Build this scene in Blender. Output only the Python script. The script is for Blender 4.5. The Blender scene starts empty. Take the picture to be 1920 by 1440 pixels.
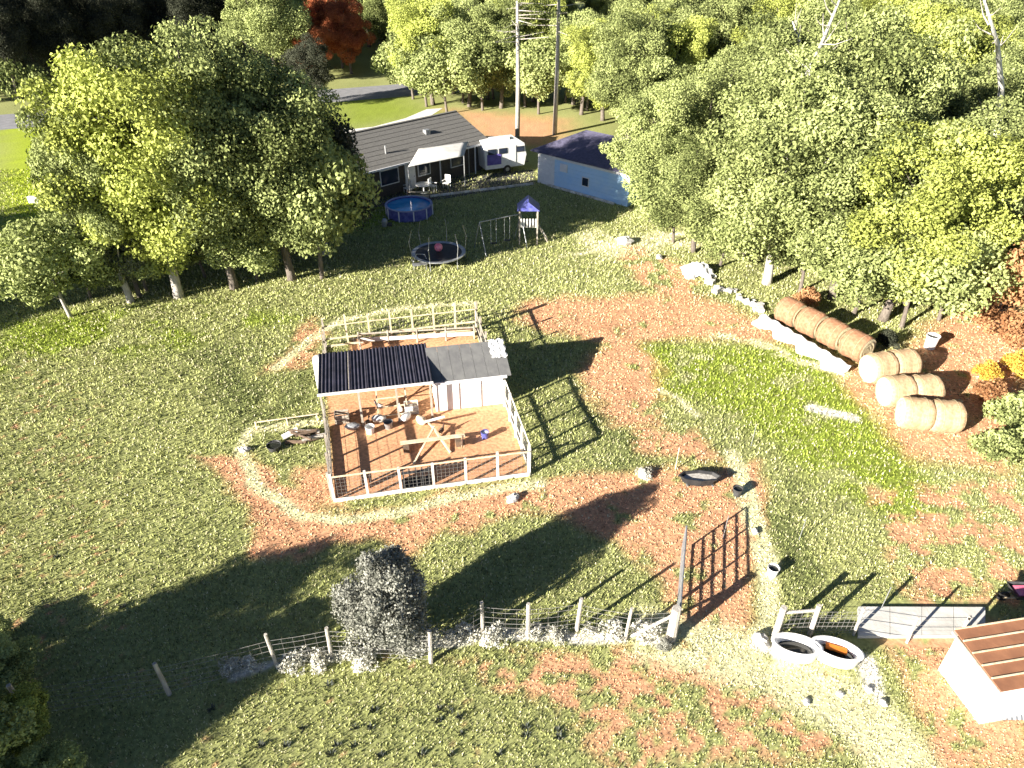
import bpy, math, random
import numpy as np
from mathutils import Vector, Matrix

# ------------------------------------------------------------------ camera, sky, sun, exposure
S = bpy.context.scene
COL = S.collection
F_PX, PITCH, CAM_H = 1320.0, math.radians(34.0), 19.0
cam_d = bpy.data.cameras.new('camera'); cam = bpy.data.objects.new('camera', cam_d); COL.objects.link(cam)
cam.location = (0, 0, CAM_H); cam.rotation_euler = (math.radians(90) - PITCH, 0, 0)
cam_d.sensor_width = 36; cam_d.lens = 36 * F_PX / 1920.0; cam_d.clip_start = 0.1; cam_d.clip_end = 5000
S.camera = cam
SUN_EL, SUN_AZ = math.radians(19.0), math.radians(38.0)       # shadows run towards SUN_AZ measured from +X to +Y
W = bpy.data.worlds.new('World'); S.world = W; W.use_nodes = True
nt = W.node_tree; nt.nodes.clear()
sky = nt.nodes.new('ShaderNodeTexSky'); sky.sky_type = 'NISHITA'; sky.sun_disc = False
sky.sun_elevation = SUN_EL; sky.air_density = 0.35; sky.dust_density = 0.2
to_sun = Vector((-math.cos(SUN_AZ), -math.sin(SUN_AZ)))
sky.sun_rotation = math.atan2(to_sun.x, to_sun.y)
bg = nt.nodes.new('ShaderNodeBackground'); bg.inputs['Strength'].default_value = 0.05
wo = nt.nodes.new('ShaderNodeOutputWorld')
nt.links.new(sky.outputs[0], bg.inputs[0]); nt.links.new(bg.outputs[0], wo.inputs[0])
sd = bpy.data.lights.new('sun', 'SUN'); sd.energy = 5.0; sd.angle = math.radians(0.5); sd.color = (1.0, 0.93, 0.82)
sun = bpy.data.objects.new('sun', sd); COL.objects.link(sun)
ldir = Vector((math.cos(SUN_AZ) * math.cos(SUN_EL), math.sin(SUN_AZ) * math.cos(SUN_EL), -math.sin(SUN_EL)))
sun.rotation_euler = ldir.to_track_quat('-Z', 'Y').to_euler(); sun.location = (-30, -20, 30)
S.view_settings.view_transform = 'Standard'; S.view_settings.look = 'None'
S.view_settings.gamma = 1.0; S.view_settings.use_curve_mapping = False
S.view_settings.exposure = 1.95
S.render.engine = 'CYCLES'

random.seed(7); RNG = np.random.default_rng(11)
PI = math.pi

# ------------------------------------------------------------------ survey helpers: photo measurements -> places on the ground
def G(x, y, z=0.0):
    v = (y - 720) / F_PX; u = (x - 960) / F_PX
    dy = math.cos(PITCH) - v * math.sin(PITCH); dz = -(math.sin(PITCH) + v * math.cos(PITCH))
    t = (z - CAM_H) / dz
    return Vector((u * t, dy * t, z))
def PX(X, Y, Z=0.0):
    dz = Z - CAM_H
    D = Y * math.cos(PITCH) - dz * math.sin(PITCH); w = -Y * math.sin(PITCH) - dz * math.cos(PITCH)
    D = np.maximum(D, 0.5)
    return 960 + F_PX * X / D, 720 + F_PX * w / D

# ------------------------------------------------------------------ mesh builder
class MB:
    def __init__(s): s.v = []; s.f = []
    def add(s, vs, fs):
        o = len(s.v); s.v += [tuple(v) for v in vs]; s.f += [tuple(i + o for i in f) for f in fs]; return s
    def box(s, c, size, rz=0.0, M=None):
        hx, hy, hz = size[0] / 2, size[1] / 2, size[2] / 2
        R = M if M is not None else Matrix.Rotation(rz, 3, 'Z')
        vs = [Vector(c) + R @ Vector((sx * hx, sy * hy, sz * hz)) for sx in (-1, 1) for sy in (-1, 1) for sz in (-1, 1)]
        return s.add(vs, [(0, 1, 3, 2), (4, 6, 7, 5), (0, 4, 5, 1), (2, 3, 7, 6), (0, 2, 6, 4), (1, 5, 7, 3)])
    def beam(s, a, b, w, h, up=(0, 0, 1)):
        a = Vector(a); b = Vector(b); d = b - a; L = d.length; d.normalize()
        u = Vector(up)
        if abs(d.dot(u)) > 0.98: u = Vector((0, 1, 0))
        x = d.cross(u).normalized(); z = x.cross(d)
        M = Matrix((x, d, z)).transposed()
        return s.box((a + b) / 2, (w, L, h), M=M)
    def tube(s, pts, rads, n=8, cap=True):
        pts = [Vector(p) for p in pts]; rings = []
        for i, p in enumerate(pts):
            d = (pts[min(i + 1, len(pts) - 1)] - pts[max(i - 1, 0)]).normalized()
            u = Vector((1, 0, 0)) if abs(d.x) < 0.8 else Vector((0, 1, 0))
            x = d.cross(u).normalized(); y = d.cross(x)
            r = rads[i] if hasattr(rads, '__len__') else rads
            rings.append([p + (x * math.cos(2 * PI * k / n) + y * math.sin(2 * PI * k / n)) * r for k in range(n)])
        vs = [q for R in rings for q in R]; fs = []
        for i in range(len(pts) - 1):
            for k in range(n):
                fs.append((i * n + k, i * n + (k + 1) % n, (i + 1) * n + (k + 1) % n, (i + 1) * n + k))
        if cap: fs.append(tuple(range(n - 1, -1, -1))); fs.append(tuple((len(pts) - 1) * n + k for k in range(n)))
        return s.add(vs, fs)
    def lathe(s, prof, c=(0, 0, 0), n=20, sx=1.0, sy=1.0, rz=0.0):
        vs = []; fs = []
        for r, z in prof:
            for k in range(n):
                a = 2 * PI * k / n; x = r * math.cos(a) * sx; y = r * math.sin(a) * sy
                vs.append((c[0] + x * math.cos(rz) - y * math.sin(rz), c[1] + x * math.sin(rz) + y * math.cos(rz), c[2] + z))
        for i in range(len(prof) - 1):
            for k in range(n): fs.append((i * n + k, i * n + (k + 1) % n, (i + 1) * n + (k + 1) % n, (i + 1) * n + k))
        return s.add(vs, fs)
    def blob(s, c, r, seed=0, amp=0.2, n=8, m=6):
        rr = random.Random(seed); vs = []; fs = []
        r = r if hasattr(r, '__len__') else (r, r, r)
        for i in range(m + 1):
            t = PI * i / m
            for k in range(n):
                a = 2 * PI * k / n; q = 1 + (rr.random() - .5) * 2 * amp * (0 < i < m)
                vs.append((c[0] + r[0] * q * math.sin(t) * math.cos(a), c[1] + r[1] * q * math.sin(t) * math.sin(a), c[2] + r[2] * q * math.cos(t)))
        for i in range(m):
            for k in range(n): fs.append((i * n + k, (i + 1) * n + k, (i + 1) * n + (k + 1) % n, i * n + (k + 1) % n))
        return s.add(vs, fs)
    def mesh(s, name, mat, smooth=False):
        me = bpy.data.meshes.new(name); me.from_pydata(s.v, [], s.f); me.validate(); me.update()
        if mat: me.materials.append(mat)
        if smooth: me.polygons.foreach_set('use_smooth', [True] * len(me.polygons))
        return me
    def build(s, name, mat, parent=None, smooth=False, off=None):
        if off is None and parent is not None: off = Vector(parent.location)
        if off is not None: s.v = [(v[0] - off[0], v[1] - off[1], v[2] - off[2]) for v in s.v]
        o = bpy.data.objects.new(name, s.mesh(name, mat, smooth)); COL.objects.link(o)
        if parent is not None: o.parent = parent
        return o
def fast_mesh(name, verts, faces, mat, cols=None):
    verts = np.asarray(verts, np.float32); faces = np.asarray(faces, np.int32); k = faces.shape[1]
    me = bpy.data.meshes.new(name)
    me.vertices.add(len(verts)); me.vertices.foreach_set('co', verts.ravel())
    me.loops.add(faces.size); me.loops.foreach_set('vertex_index', faces.ravel())
    me.polygons.add(len(faces)); me.polygons.foreach_set('loop_start', np.arange(0, faces.size, k, dtype=np.int32))
    me.polygons.foreach_set('loop_total', np.full(len(faces), k, np.int32))
    if cols is not None:
        a = me.color_attributes.new('col', 'FLOAT_COLOR', 'POINT')
        c = np.ones((len(verts), 4), np.float32); c[:, :3] = cols; a.data.foreach_set('color', c.ravel())
    me.update(calc_edges=True); me.materials.append(mat)
    return me
def tag(o, label, cat=None, group=None, kind=None):
    if label: o['label'] = label
    if cat: o['category'] = cat
    if group: o['group'] = group
    if kind: o['kind'] = kind
    return o
def thing(name, loc, label, cat, group=None, rz=0.0):
    o = bpy.data.objects.new(name, None); COL.objects.link(o); o.empty_display_size = .2
    o.location = loc; o.rotation_euler = (0, 0, rz); return tag(o, label, cat, group)
def copy_thing(root, loc, rz, label=None, scale=None, mats=None):
    r = root.copy(); COL.objects.link(r); r.location = loc; r.rotation_euler = (0, 0, rz)
    if label: r['label'] = label
    if scale: r.scale = scale
    for ch in [c for c in root.children]:
        c = ch.copy(); COL.objects.link(c); c.parent = r
        for g in ch.children:
            d = g.copy(); COL.objects.link(d); d.parent = c
        if mats and ch.name.split('.')[0] in mats:
            c.material_slots[0].link = 'OBJECT'; c.material_slots[0].material = mats[ch.name.split('.')[0]]
    return r

# ------------------------------------------------------------------ materials
def mat(name, c1, c2=None, scale=6.0, rough=0.8, bump=0.0, metal=0.0, bscale=None, detail=5.0, stretch=None, spec=0.3, lo=.35, hi=.65):
    m = bpy.data.materials.new(name); m.use_nodes = True; n = m.node_tree; b = n.nodes['Principled BSDF']
    b.inputs['Roughness'].default_value = rough; b.inputs['Metallic'].default_value = metal
    b.inputs['Specular IOR Level'].default_value = spec
    tc = n.nodes.new('ShaderNodeTexCoord'); mp = n.nodes.new('ShaderNodeMapping')
    n.links.new(tc.outputs['Object'], mp.inputs[0])
    if stretch: mp.inputs['Scale'].default_value = stretch
    nz = n.nodes.new('ShaderNodeTexNoise'); nz.inputs['Scale'].default_value = scale; nz.inputs['Detail'].default_value = detail
    n.links.new(mp.outputs[0], nz.inputs['Vector'])
    r = n.nodes.new('ShaderNodeValToRGB'); r.color_ramp.elements[0].position = lo; r.color_ramp.elements[1].position = hi
    r.color_ramp.elements[0].color = (*c1, 1); r.color_ramp.elements[1].color = (*(c2 or tuple(x * .75 for x in c1)), 1)
    n.links.new(nz.outputs['Fac'], r.inputs[0]); n.links.new(r.outputs[0], b.inputs['Base Color'])
    if bump:
        nb = n.nodes.new('ShaderNodeTexNoise'); nb.inputs['Scale'].default_value = bscale or scale * 4; nb.inputs['Detail'].default_value = 4
        n.links.new(mp.outputs[0], nb.inputs['Vector'])
        bp = n.nodes.new('ShaderNodeBump'); bp.inputs['Strength'].default_value = bump; bp.inputs['Distance'].default_value = 0.05
        n.links.new(nb.outputs['Fac'], bp.inputs['Height']); n.links.new(bp.outputs[0], b.inputs['Normal'])
    return m
def leaf_mat(name, c1, c2, trans=0.25):
    m = bpy.data.materials.new(name); m.use_nodes = True; n = m.node_tree; n.nodes.clear()
    out = n.nodes.new('ShaderNodeOutputMaterial'); mx = n.nodes.new('ShaderNodeMixShader')
    d = n.nodes.new('ShaderNodeBsdfDiffuse'); t = n.nodes.new('ShaderNodeBsdfTranslucent')
    at = n.nodes.new('ShaderNodeAttribute'); at.attribute_name = 'col'
    oi = n.nodes.new('ShaderNodeObjectInfo')
    ad = n.nodes.new('ShaderNodeMath'); ad.operation = 'MULTIPLY_ADD'; ad.inputs[1].default_value = 0.45
    n.links.new(oi.outputs['Random'], ad.inputs[0])
    sp = n.nodes.new('ShaderNodeSeparateColor'); n.links.new(at.outputs['Color'], sp.inputs[0])
    n.links.new(sp.outputs[0], ad.inputs[2])
    r = n.nodes.new('ShaderNodeValToRGB'); r.color_ramp.elements[0].position = 0.1; r.color_ramp.elements[1].position = 1.2
    r.color_ramp.elements[0].color = (*c1, 1); r.color_ramp.elements[1].color = (*c2, 1)
    n.links.new(ad.outputs[0], r.inputs[0])
    n.links.new(r.outputs[0], d.inputs[0]); n.links.new(r.outputs[0], t.inputs[0])
    mx.inputs[0].default_value = trans
    n.links.new(d.outputs[0], mx.inputs[1]); n.links.new(t.outputs[0], mx.inputs[2]); n.links.new(mx.outputs[0], out.inputs[0])
    return m
def attr_mat(name, nscale=9.0, amt=0.35, bump=0.6, trans=0.0):
    m = bpy.data.materials.new(name); m.use_nodes = True; n = m.node_tree; b = n.nodes['Principled BSDF']
    b.inputs['Roughness'].default_value = 0.95; b.inputs['Specular IOR Level'].default_value = 0.05
    at = n.nodes.new('ShaderNodeAttribute'); at.attribute_name = 'col'
    tc = n.nodes.new('ShaderNodeTexCoord')
    nz = n.nodes.new('ShaderNodeTexNoise'); nz.inputs['Scale'].default_value = nscale; nz.inputs['Detail'].default_value = 8
    n.links.new(tc.outputs['Object'], nz.inputs['Vector'])
    mr = n.nodes.new('ShaderNodeMapRange'); mr.inputs[1].default_value = .3; mr.inputs[2].default_value = .7
    mr.inputs[3].default_value = 1 - amt; mr.inputs[4].default_value = 1 + amt
    n.links.new(nz.outputs['Fac'], mr.inputs[0])
    vm = n.nodes.new('ShaderNodeVectorMath'); vm.operation = 'SCALE'
    n.links.new(at.outputs['Color'], vm.inputs[0]); n.links.new(mr.outputs[0], vm.inputs['Scale'])
    n.links.new(vm.outputs[0], b.inputs['Base Color'])
    if bump:
        bp = n.nodes.new('ShaderNodeBump'); bp.inputs['Strength'].default_value = bump; bp.inputs['Distance'].default_value = 0.04
        n.links.new(nz.outputs['Fac'], bp.inputs['Height']); n.links.new(bp.outputs[0], b.inputs['Normal'])
    return m
M_ground = attr_mat('ground', 7, .3, .5)
M_blade = attr_mat('grass_blade', 2.0, .12, 0)
M_wood = mat('weathered_wood', (.42, .38, .32), (.28, .24, .19), 3, stretch=(4, 4, 1), bump=.3)
M_newwood = mat('pale_lumber', (.68, .58, .42), (.52, .42, .28), 4, bump=.2)
M_whiteboard = mat('white_painted_board', (.78, .77, .73), (.42, .37, .29), 2.2, bump=.2, lo=.4, hi=.72)
M_whitewall = mat('white_sheathing', (.80, .80, .78), (.70, .69, .66), 2, rough=.6)
M_darkroof = mat('dark_corrugated_metal', (.03, .03, .042), (.05, .048, .07), 2.5, rough=.55, metal=.3)
M_greyroof = mat('grey_roofing', (.125, .125, .125), (.165, .165, .16), 2.2, rough=.85, bump=.2)
M_shingle = mat('asphalt_shingle', (.165, .16, .148), (.125, .12, .112), 8, rough=.9, bump=.4, bscale=30)
M_gshingle = mat('blue_grey_shingle', (.105, .10, .16), (.075, .07, .11), 5, rough=.9, bump=.4, bscale=30)
M_brick = mat('dark_siding', (.10, .085, .07), (.07, .06, .05), 8, rough=.9, bump=.2)
M_siding = mat('white_siding_shade_blue', (.40, .64, .90), (.50, .70, .90), 1.2, rough=.6)  # white wall with its blue shade put into the colour
M_trim = mat('white_trim', (.78, .78, .77), (.7, .7, .7), 4, rough=.5)
M_glass = mat('window_glass', (.02, .03, .05), (.03, .04, .07), 2, rough=.08, spec=.6)
M_road = mat('asphalt_road', (.25, .25, .26), (.20, .20, .21), 1.5, rough=.9, bump=.2, bscale=40)
M_conc = mat('pale_concrete', (.58, .57, .54), (.46, .45, .42), 1.8, rough=.9, bump=.2)
M_drive = mat('white_gravel', (.72, .70, .66), (.60, .58, .54), 2.5, rough=.95, bump=.4)
M_bark = mat('bark', (.20, .17, .14), (.11, .09, .075), 5, stretch=(3, 3, .6), bump=.8)
M_palebark = mat('pale_bark', (.50, .47, .42), (.33, .30, .26), 5, stretch=(3, 3, .6), bump=.6)
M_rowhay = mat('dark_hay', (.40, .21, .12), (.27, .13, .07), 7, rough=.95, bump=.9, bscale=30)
M_galv = mat('galvanised_steel', (.42, .43, .44), (.32, .33, .34), 8, rough=.45, metal=.6)
M_black = mat('black_rubber', (.022, .022, .024), (.035, .035, .035), 6, rough=.6)
M_white = mat('white_enamel', (.82, .82, .80), (.70, .69, .66), 4, rough=.35, spec=.5)
M_water = mat('murky_water', (.02, .024, .02), (.03, .03, .025), 3, rough=.05, spec=.6)
M_hay = mat('hay', (.56, .40, .24), (.42, .27, .15), 9, rough=.95, bump=.9, bscale=40)
M_hayend = mat('hay_end', (.72, .64, .42), (.55, .44, .26), 14, rough=.95, bump=.9, bscale=50)
M_wrap = mat('white_net_wrap', (.74, .73, .68), (.56, .52, .44), 6, rough=.6)
M_rust = mat('rusty_roof_metal', (.30, .14, .075), (.22, .10, .055), 1.6, rough=.7, bump=.15)
M_orange = mat('orange_plastic', (.75, .22, .03), (.62, .17, .02), 5, rough=.4)
M_blue = mat('pool_water', (.03, .26, .52), (.06, .36, .65), 1.5, rough=.08, spec=.6)
M_poolwall = mat('pool_wall_blue', (.06, .07, .28), (.14, .15, .42), 4, rough=.4)
M_canvas = mat('canvas_sail', (.62, .61, .57), (.50, .49, .46), 2, rough=.8)
M_pink = mat('pink_ball', (.75, .16, .26), (.8, .3, .38), 3, rough=.35)
M_stone = mat('pale_stone', (.66, .65, .62), (.45, .43, .40), 3, rough=.9, bump=.5)
M_steel = mat('dark_steel', (.10, .10, .105), (.06, .06, .06), 6, rough=.5, metal=.4)
M_wire = mat('fence_wire', (.30, .30, .29), (.22, .20, .18), 10, rough=.6, metal=.3)
M_darkwood = mat('dark_stained_wood', (.16, .11, .075), (.10, .07, .05), 5, bump=.3)
M_purple = mat('purple_graphic', (.10, .08, .30), (.16, .13, .40), 3, rough=.4)
M_red = mat('faded_red', (.55, .10, .12), (.45, .08, .1), 4, rough=.5)
M_featherD = mat('dark_feathers', (.07, .05, .04), (.13, .08, .05), 20, rough=.8)
M_featherW = mat('white_feathers', (.72, .70, .66), (.6, .57, .5), 20, rough=.8)
M_solar = mat('dark_blue_panel', (.05, .045, .17), (.07, .06, .22), 3, rough=.4)
L_green = leaf_mat('leaf_green', (.030, .042, .011), (.38, .43, .165), .12)
L_lime = leaf_mat('leaf_lime', (.05, .064, .012), (.48, .53, .135), .12)
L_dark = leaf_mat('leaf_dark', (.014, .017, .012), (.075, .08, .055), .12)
L_grey = leaf_mat('leaf_grey_cedar', (.04, .045, .034), (.36, .36, .31), .1)
L_autumn = leaf_mat('leaf_autumn', (.22, .05, .03), (.55, .20, .09))
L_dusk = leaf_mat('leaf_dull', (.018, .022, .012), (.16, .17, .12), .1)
L_pale = leaf_mat('leaf_pale_weed', (.22, .22, .17), (.85, .83, .72), .1)
L_brown = leaf_mat('leaf_dry_brown', (.20, .09, .04), (.50, .28, .14))
L_yellow = leaf_mat('leaf_yellow', (.40, .24, .03), (.70, .48, .10))

# ------------------------------------------------------------------ terrain colours
def vnoise(x, y, s, seed):
    r = np.random.default_rng(seed).random((256, 256)); x = x / s + 1000.3; y = y / s + 1000.7
    xi = np.floor(x).astype(int); yi = np.floor(y).astype(int); fx = x - xi; fy = y - yi
    fx = fx * fx * (3 - 2 * fx); fy = fy * fy * (3 - 2 * fy)
    a = r[xi % 256, yi % 256]; b = r[(xi + 1) % 256, yi % 256]; c = r[xi % 256, (yi + 1) % 256]; d = r[(xi + 1) % 256, (yi + 1) % 256]
    return (a * (1 - fx) + b * fx) * (1 - fy) + (c * (1 - fx) + d * fx) * fy
def fbm(x, y, s, seed, o=4):
    t = 0; a = 1; n = 0
    for i in range(o): t = t + a * vnoise(x, y, s / 2 ** i, seed + i); n += a; a *= .55
    return t / n
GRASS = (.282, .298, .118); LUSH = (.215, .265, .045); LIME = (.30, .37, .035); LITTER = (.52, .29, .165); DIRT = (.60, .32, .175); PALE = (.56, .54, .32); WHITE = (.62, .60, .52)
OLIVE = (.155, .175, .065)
def gp(pts): return np.array([tuple(G(*p))[:2] for p in pts])
# (polygon measured in the photo, colour, edge softness m, coverage 0..1, patch size m)
ZONES = [
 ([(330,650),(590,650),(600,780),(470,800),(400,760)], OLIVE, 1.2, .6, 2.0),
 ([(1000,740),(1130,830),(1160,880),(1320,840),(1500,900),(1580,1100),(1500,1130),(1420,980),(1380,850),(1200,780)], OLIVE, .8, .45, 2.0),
 ([(0,225),(130,225),(130,470),(0,520)], LIME, 1.0, .95, 3),
 ([(600,180),(765,180),(820,215),(620,245)], LUSH, 1.5, .9, 5),
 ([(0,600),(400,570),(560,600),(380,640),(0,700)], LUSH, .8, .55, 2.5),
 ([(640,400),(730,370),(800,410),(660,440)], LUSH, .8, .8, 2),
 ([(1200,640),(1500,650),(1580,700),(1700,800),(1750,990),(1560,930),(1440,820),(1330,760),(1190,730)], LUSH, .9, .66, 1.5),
 ([(1080,440),(1290,440),(1320,470),(1200,470),(1150,490)], PALE, .6, .6, 1.2),
 ([(840,205),(1060,225),(1060,280),(900,265)], LITTER, 1.0, .85, 3),
 ([(1000,560),(1310,555),(1430,600),(1500,650),(1340,630),(1200,640),(1235,690),(1240,790),(1150,800),(1080,700),(1130,650),(960,600)], LITTER, .5, .80, 1.4),
 ([(1180,460),(1290,500),(1330,560),(1240,560),(1170,500)], LITTER, .5, .6, 1.0),
 ([(500,700),(590,600),(620,620),(560,690)], LITTER, .4, .7, .6),
 ([(365,850),(460,850),(620,960),(720,985),(750,1000),(560,1040),(470,1040),(450,930)], LITTER, .3, .80, .8),
 ([(560,880),(620,880),(640,950),(560,930)], LITTER, .3, .8, .6),
 ([(640,960),(1060,895),(1250,880),(1420,870),(1430,1000),(1400,1190),(1270,1200),(1240,1090),(1150,1010),(1010,960),(830,1000),(760,1060),(720,1000)], LITTER, .4, .72, .9),
 ([(0,660),(160,700),(230,900),(260,1260),(0,1300)], LITTER, .5, .20, .35),
 ([(840,1230),(1300,1200),(1560,1260),(1760,1440),(1150,1440),(1050,1330)], LITTER, .4, .52, .5),
 ([(200,1230),(900,1230),(900,1440),(200,1440)], LITTER, .4, .12, .3),
 ([(1640,1180),(1920,1180),(1920,1440),(1770,1440)], LITTER, .4, .68, .6),
 ([(1640,920),(1920,900),(1920,1140),(1700,1130)], LITTER, .4, .52, .7),
 ([(1840,300),(1920,290),(1920,700),(1890,880),(1700,860),(1620,760),(1560,700),(1720,640),(1790,560)], LITTER, .7, .82, 1.2),
 ([(1180,800),(1320,810),(1340,860),(1190,850)], LITTER, .4, .7, .6),
]
STRIPS = [   # pale worn paths: (centre line, width m, colour, coverage)
 ([(600,790),(470,805),(450,845),(480,905),(560,965),(650,975),(760,955),(900,925),(1010,905)], .42, PALE, .95),
 ([(520,690),(570,645),(640,600),(760,578),(890,568)], .45, PALE, .9),
 ([(1370,850),(1400,940),(1425,1010),(1445,1100),(1440,1180),(1410,1220)], .55, PALE, .9),
 ([(1230,1190),(1330,1215),(1450,1250),(1600,1330),(1700,1440)], 1.7, PALE, .80),
 ([(440,1265),(470,1258),(520,1245),(700,1220),(900,1190),(1250,1195)], .30, WHITE, .75),
 ([(1060,480),(1200,450),(1330,430)], .7, PALE, .6),
 ([(1330,625),(1420,640),(1500,680),(1580,700)], .6, PALE, .7),
 ([(1240,730),(1310,780)], .3, PALE, .7),
 ([(1520,765),(1600,785)], .5, WHITE, .8),
 ([(1620,1240),(1640,1300)], .45, WHITE, .8),
 ([(1420,1210),(1450,1225)], .35, WHITE, .9),
]
def poly_sd(x, y, P):
    n = len(P); d = np.full(x.shape, 1e9); ins = np.zeros(x.shape, bool)
    for i in range(n):
        a = P[i]; b = P[(i + 1) % n]; e = b - a; L2 = e @ e
        t = np.clip(((x - a[0]) * e[0] + (y - a[1]) * e[1]) / L2, 0, 1)
        d = np.minimum(d, np.hypot(x - a[0] - t * e[0], y - a[1] - t * e[1]))
        c = ((a[1] > y) != (b[1] > y)) & (x < (b[0] - a[0]) * (y - a[1]) / (b[1] - a[1] + 1e-12) + a[0]); ins ^= c
    return np.where(ins, -d, d)
def line_d(x, y, P):
    d = np.full(x.shape, 1e9)
    for a, b in zip(P[:-1], P[1:]):
        e = b - a; t = np.clip(((x - a[0]) * e[0] + (y - a[1]) * e[1]) / (e @ e), 0, 1)
        d = np.minimum(d, np.hypot(x - a[0] - t * e[0], y - a[1] - t * e[1]))
    return d
# run frame
O = G(628, 940); EU = (G(998, 890) - O).normalized(); EV = Vector((-EU.y, EU.x, 0)); RUN_ANG = math.atan2(EU.y, EU.x)
def R3(u, v, z=0.0): return O + EU * u + EV * v + Vector((0, 0, z))
RUN = np.array([tuple(R3(u, v))[:2] for u, v in ((0, 0), (7.65, 0), (7.65, 5.2), (4.6, 5.3), (4.6, 7.5), (-.4, 7.5))])
RUN2 = np.array([tuple(R3(u, v))[:2] for u, v in ((.3, 7.3), (7.3, 7.3), (7.3, 12.1), (.8, 12.6))])
ss = lambda t: np.clip(t, 0, 1) ** 2 * (3 - 2 * np.clip(t, 0, 1))
def ground_colour(x, y):
    x = np.asarray(x, float); y = np.asarray(y, float)
    c = np.zeros(x.shape + (3,)); c[:] = GRASS
    big = fbm(x, y, 6, 5); c *= (.82 + .4 * big)[..., None]
    g2 = ss((fbm(x, y, 1.3, 41) - .45) / .15)[..., None]; c = c * (1 - .25 * g2) + np.array(OLIVE) * .25 * g2 * 1.2
    soil = np.zeros(x.shape)
    wx = (fbm(x, y, 1.2, 90) - .5) * 1.3; wy = (fbm(x, y, 1.2, 95) - .5) * 1.3
    far = np.clip((y - 20) / 60, 0, 1)
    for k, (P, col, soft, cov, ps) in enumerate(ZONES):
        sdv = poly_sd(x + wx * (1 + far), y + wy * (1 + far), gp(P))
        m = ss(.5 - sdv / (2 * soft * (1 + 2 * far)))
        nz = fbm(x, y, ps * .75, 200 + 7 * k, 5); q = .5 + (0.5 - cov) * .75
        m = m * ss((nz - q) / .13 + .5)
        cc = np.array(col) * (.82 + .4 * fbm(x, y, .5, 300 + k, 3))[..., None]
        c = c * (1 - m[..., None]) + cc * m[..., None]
        if col in (LITTER, DIRT): soil = np.maximum(soil * (1 - m), m)
    for k, (P, w, col, cov) in enumerate(STRIPS):
        d = line_d(x + wx * .4, y + wy * .4, gp(P)); m = ss(1.0 - (d - w * .35) / (w * .5)) * ss((fbm(x, y, .5, 500 + k) - (.5 + (.5 - cov) * .6)) / .12 + .5)
        c = c * (1 - m[..., None]) + np.array(col) * (.85 + .3 * fbm(x, y, .3, 520 + k, 2))[..., None] * m[..., None]
        soil = np.maximum(soil, m * .6)
    for P in (RUN, RUN2):
        m = ss(.5 - poly_sd(x, y, P) / .3)[..., None]
        c = c * (1 - m) + np.array(DIRT) * (.8 + .35 * fbm(x, y, 1.0, 610))[..., None] * m; soil = np.maximum(soil, m[..., 0] * 1.0)
    return c, soil
def ground_z(x, y): return (fbm(x, y, 5, 700, 3) - .5) * .10 * np.clip(1 - np.abs(y - 30) / 60, 0, 1) * 0

def axis(lo, hi, step, far, n=14):
    core = np.arange(lo, hi + 1e-6, step); g = np.geomspace(step * 2, far, n)
    return np.concatenate([lo - g[::-1], core, hi + g])
xs = axis(-26, 26, .14, 1500); xs = np.unique(np.concatenate([xs[xs <= -26], np.arange(-26, 26.1, .14), xs[xs >= 26], np.arange(-90, -26, 1.0), np.arange(27, 90, 1.0)]))
ys = np.unique(np.concatenate([-np.geomspace(1, 1500, 12), np.arange(0, 7, 1.0), np.arange(7, 36, .14), np.arange(36, 56, .3), np.arange(56, 110, 1.0), 110 + np.geomspace(2, 1500, 14)]))
XX, YY = np.meshgrid(xs, ys); nx, ny = len(xs), len(ys)
cc, _ = ground_colour(XX.ravel(), YY.ravel())
V = np.stack([XX.ravel(), YY.ravel(), np.zeros(XX.size)], 1)
i, j = np.meshgrid(np.arange(nx - 1), np.arange(ny - 1)); a = (j * nx + i).ravel()
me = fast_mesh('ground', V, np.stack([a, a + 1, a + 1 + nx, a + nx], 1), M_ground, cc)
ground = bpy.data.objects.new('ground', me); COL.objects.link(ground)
tag(ground, 'mown pasture ground with leaf litter patches and worn pale paths', None, None, 'structure')

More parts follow.
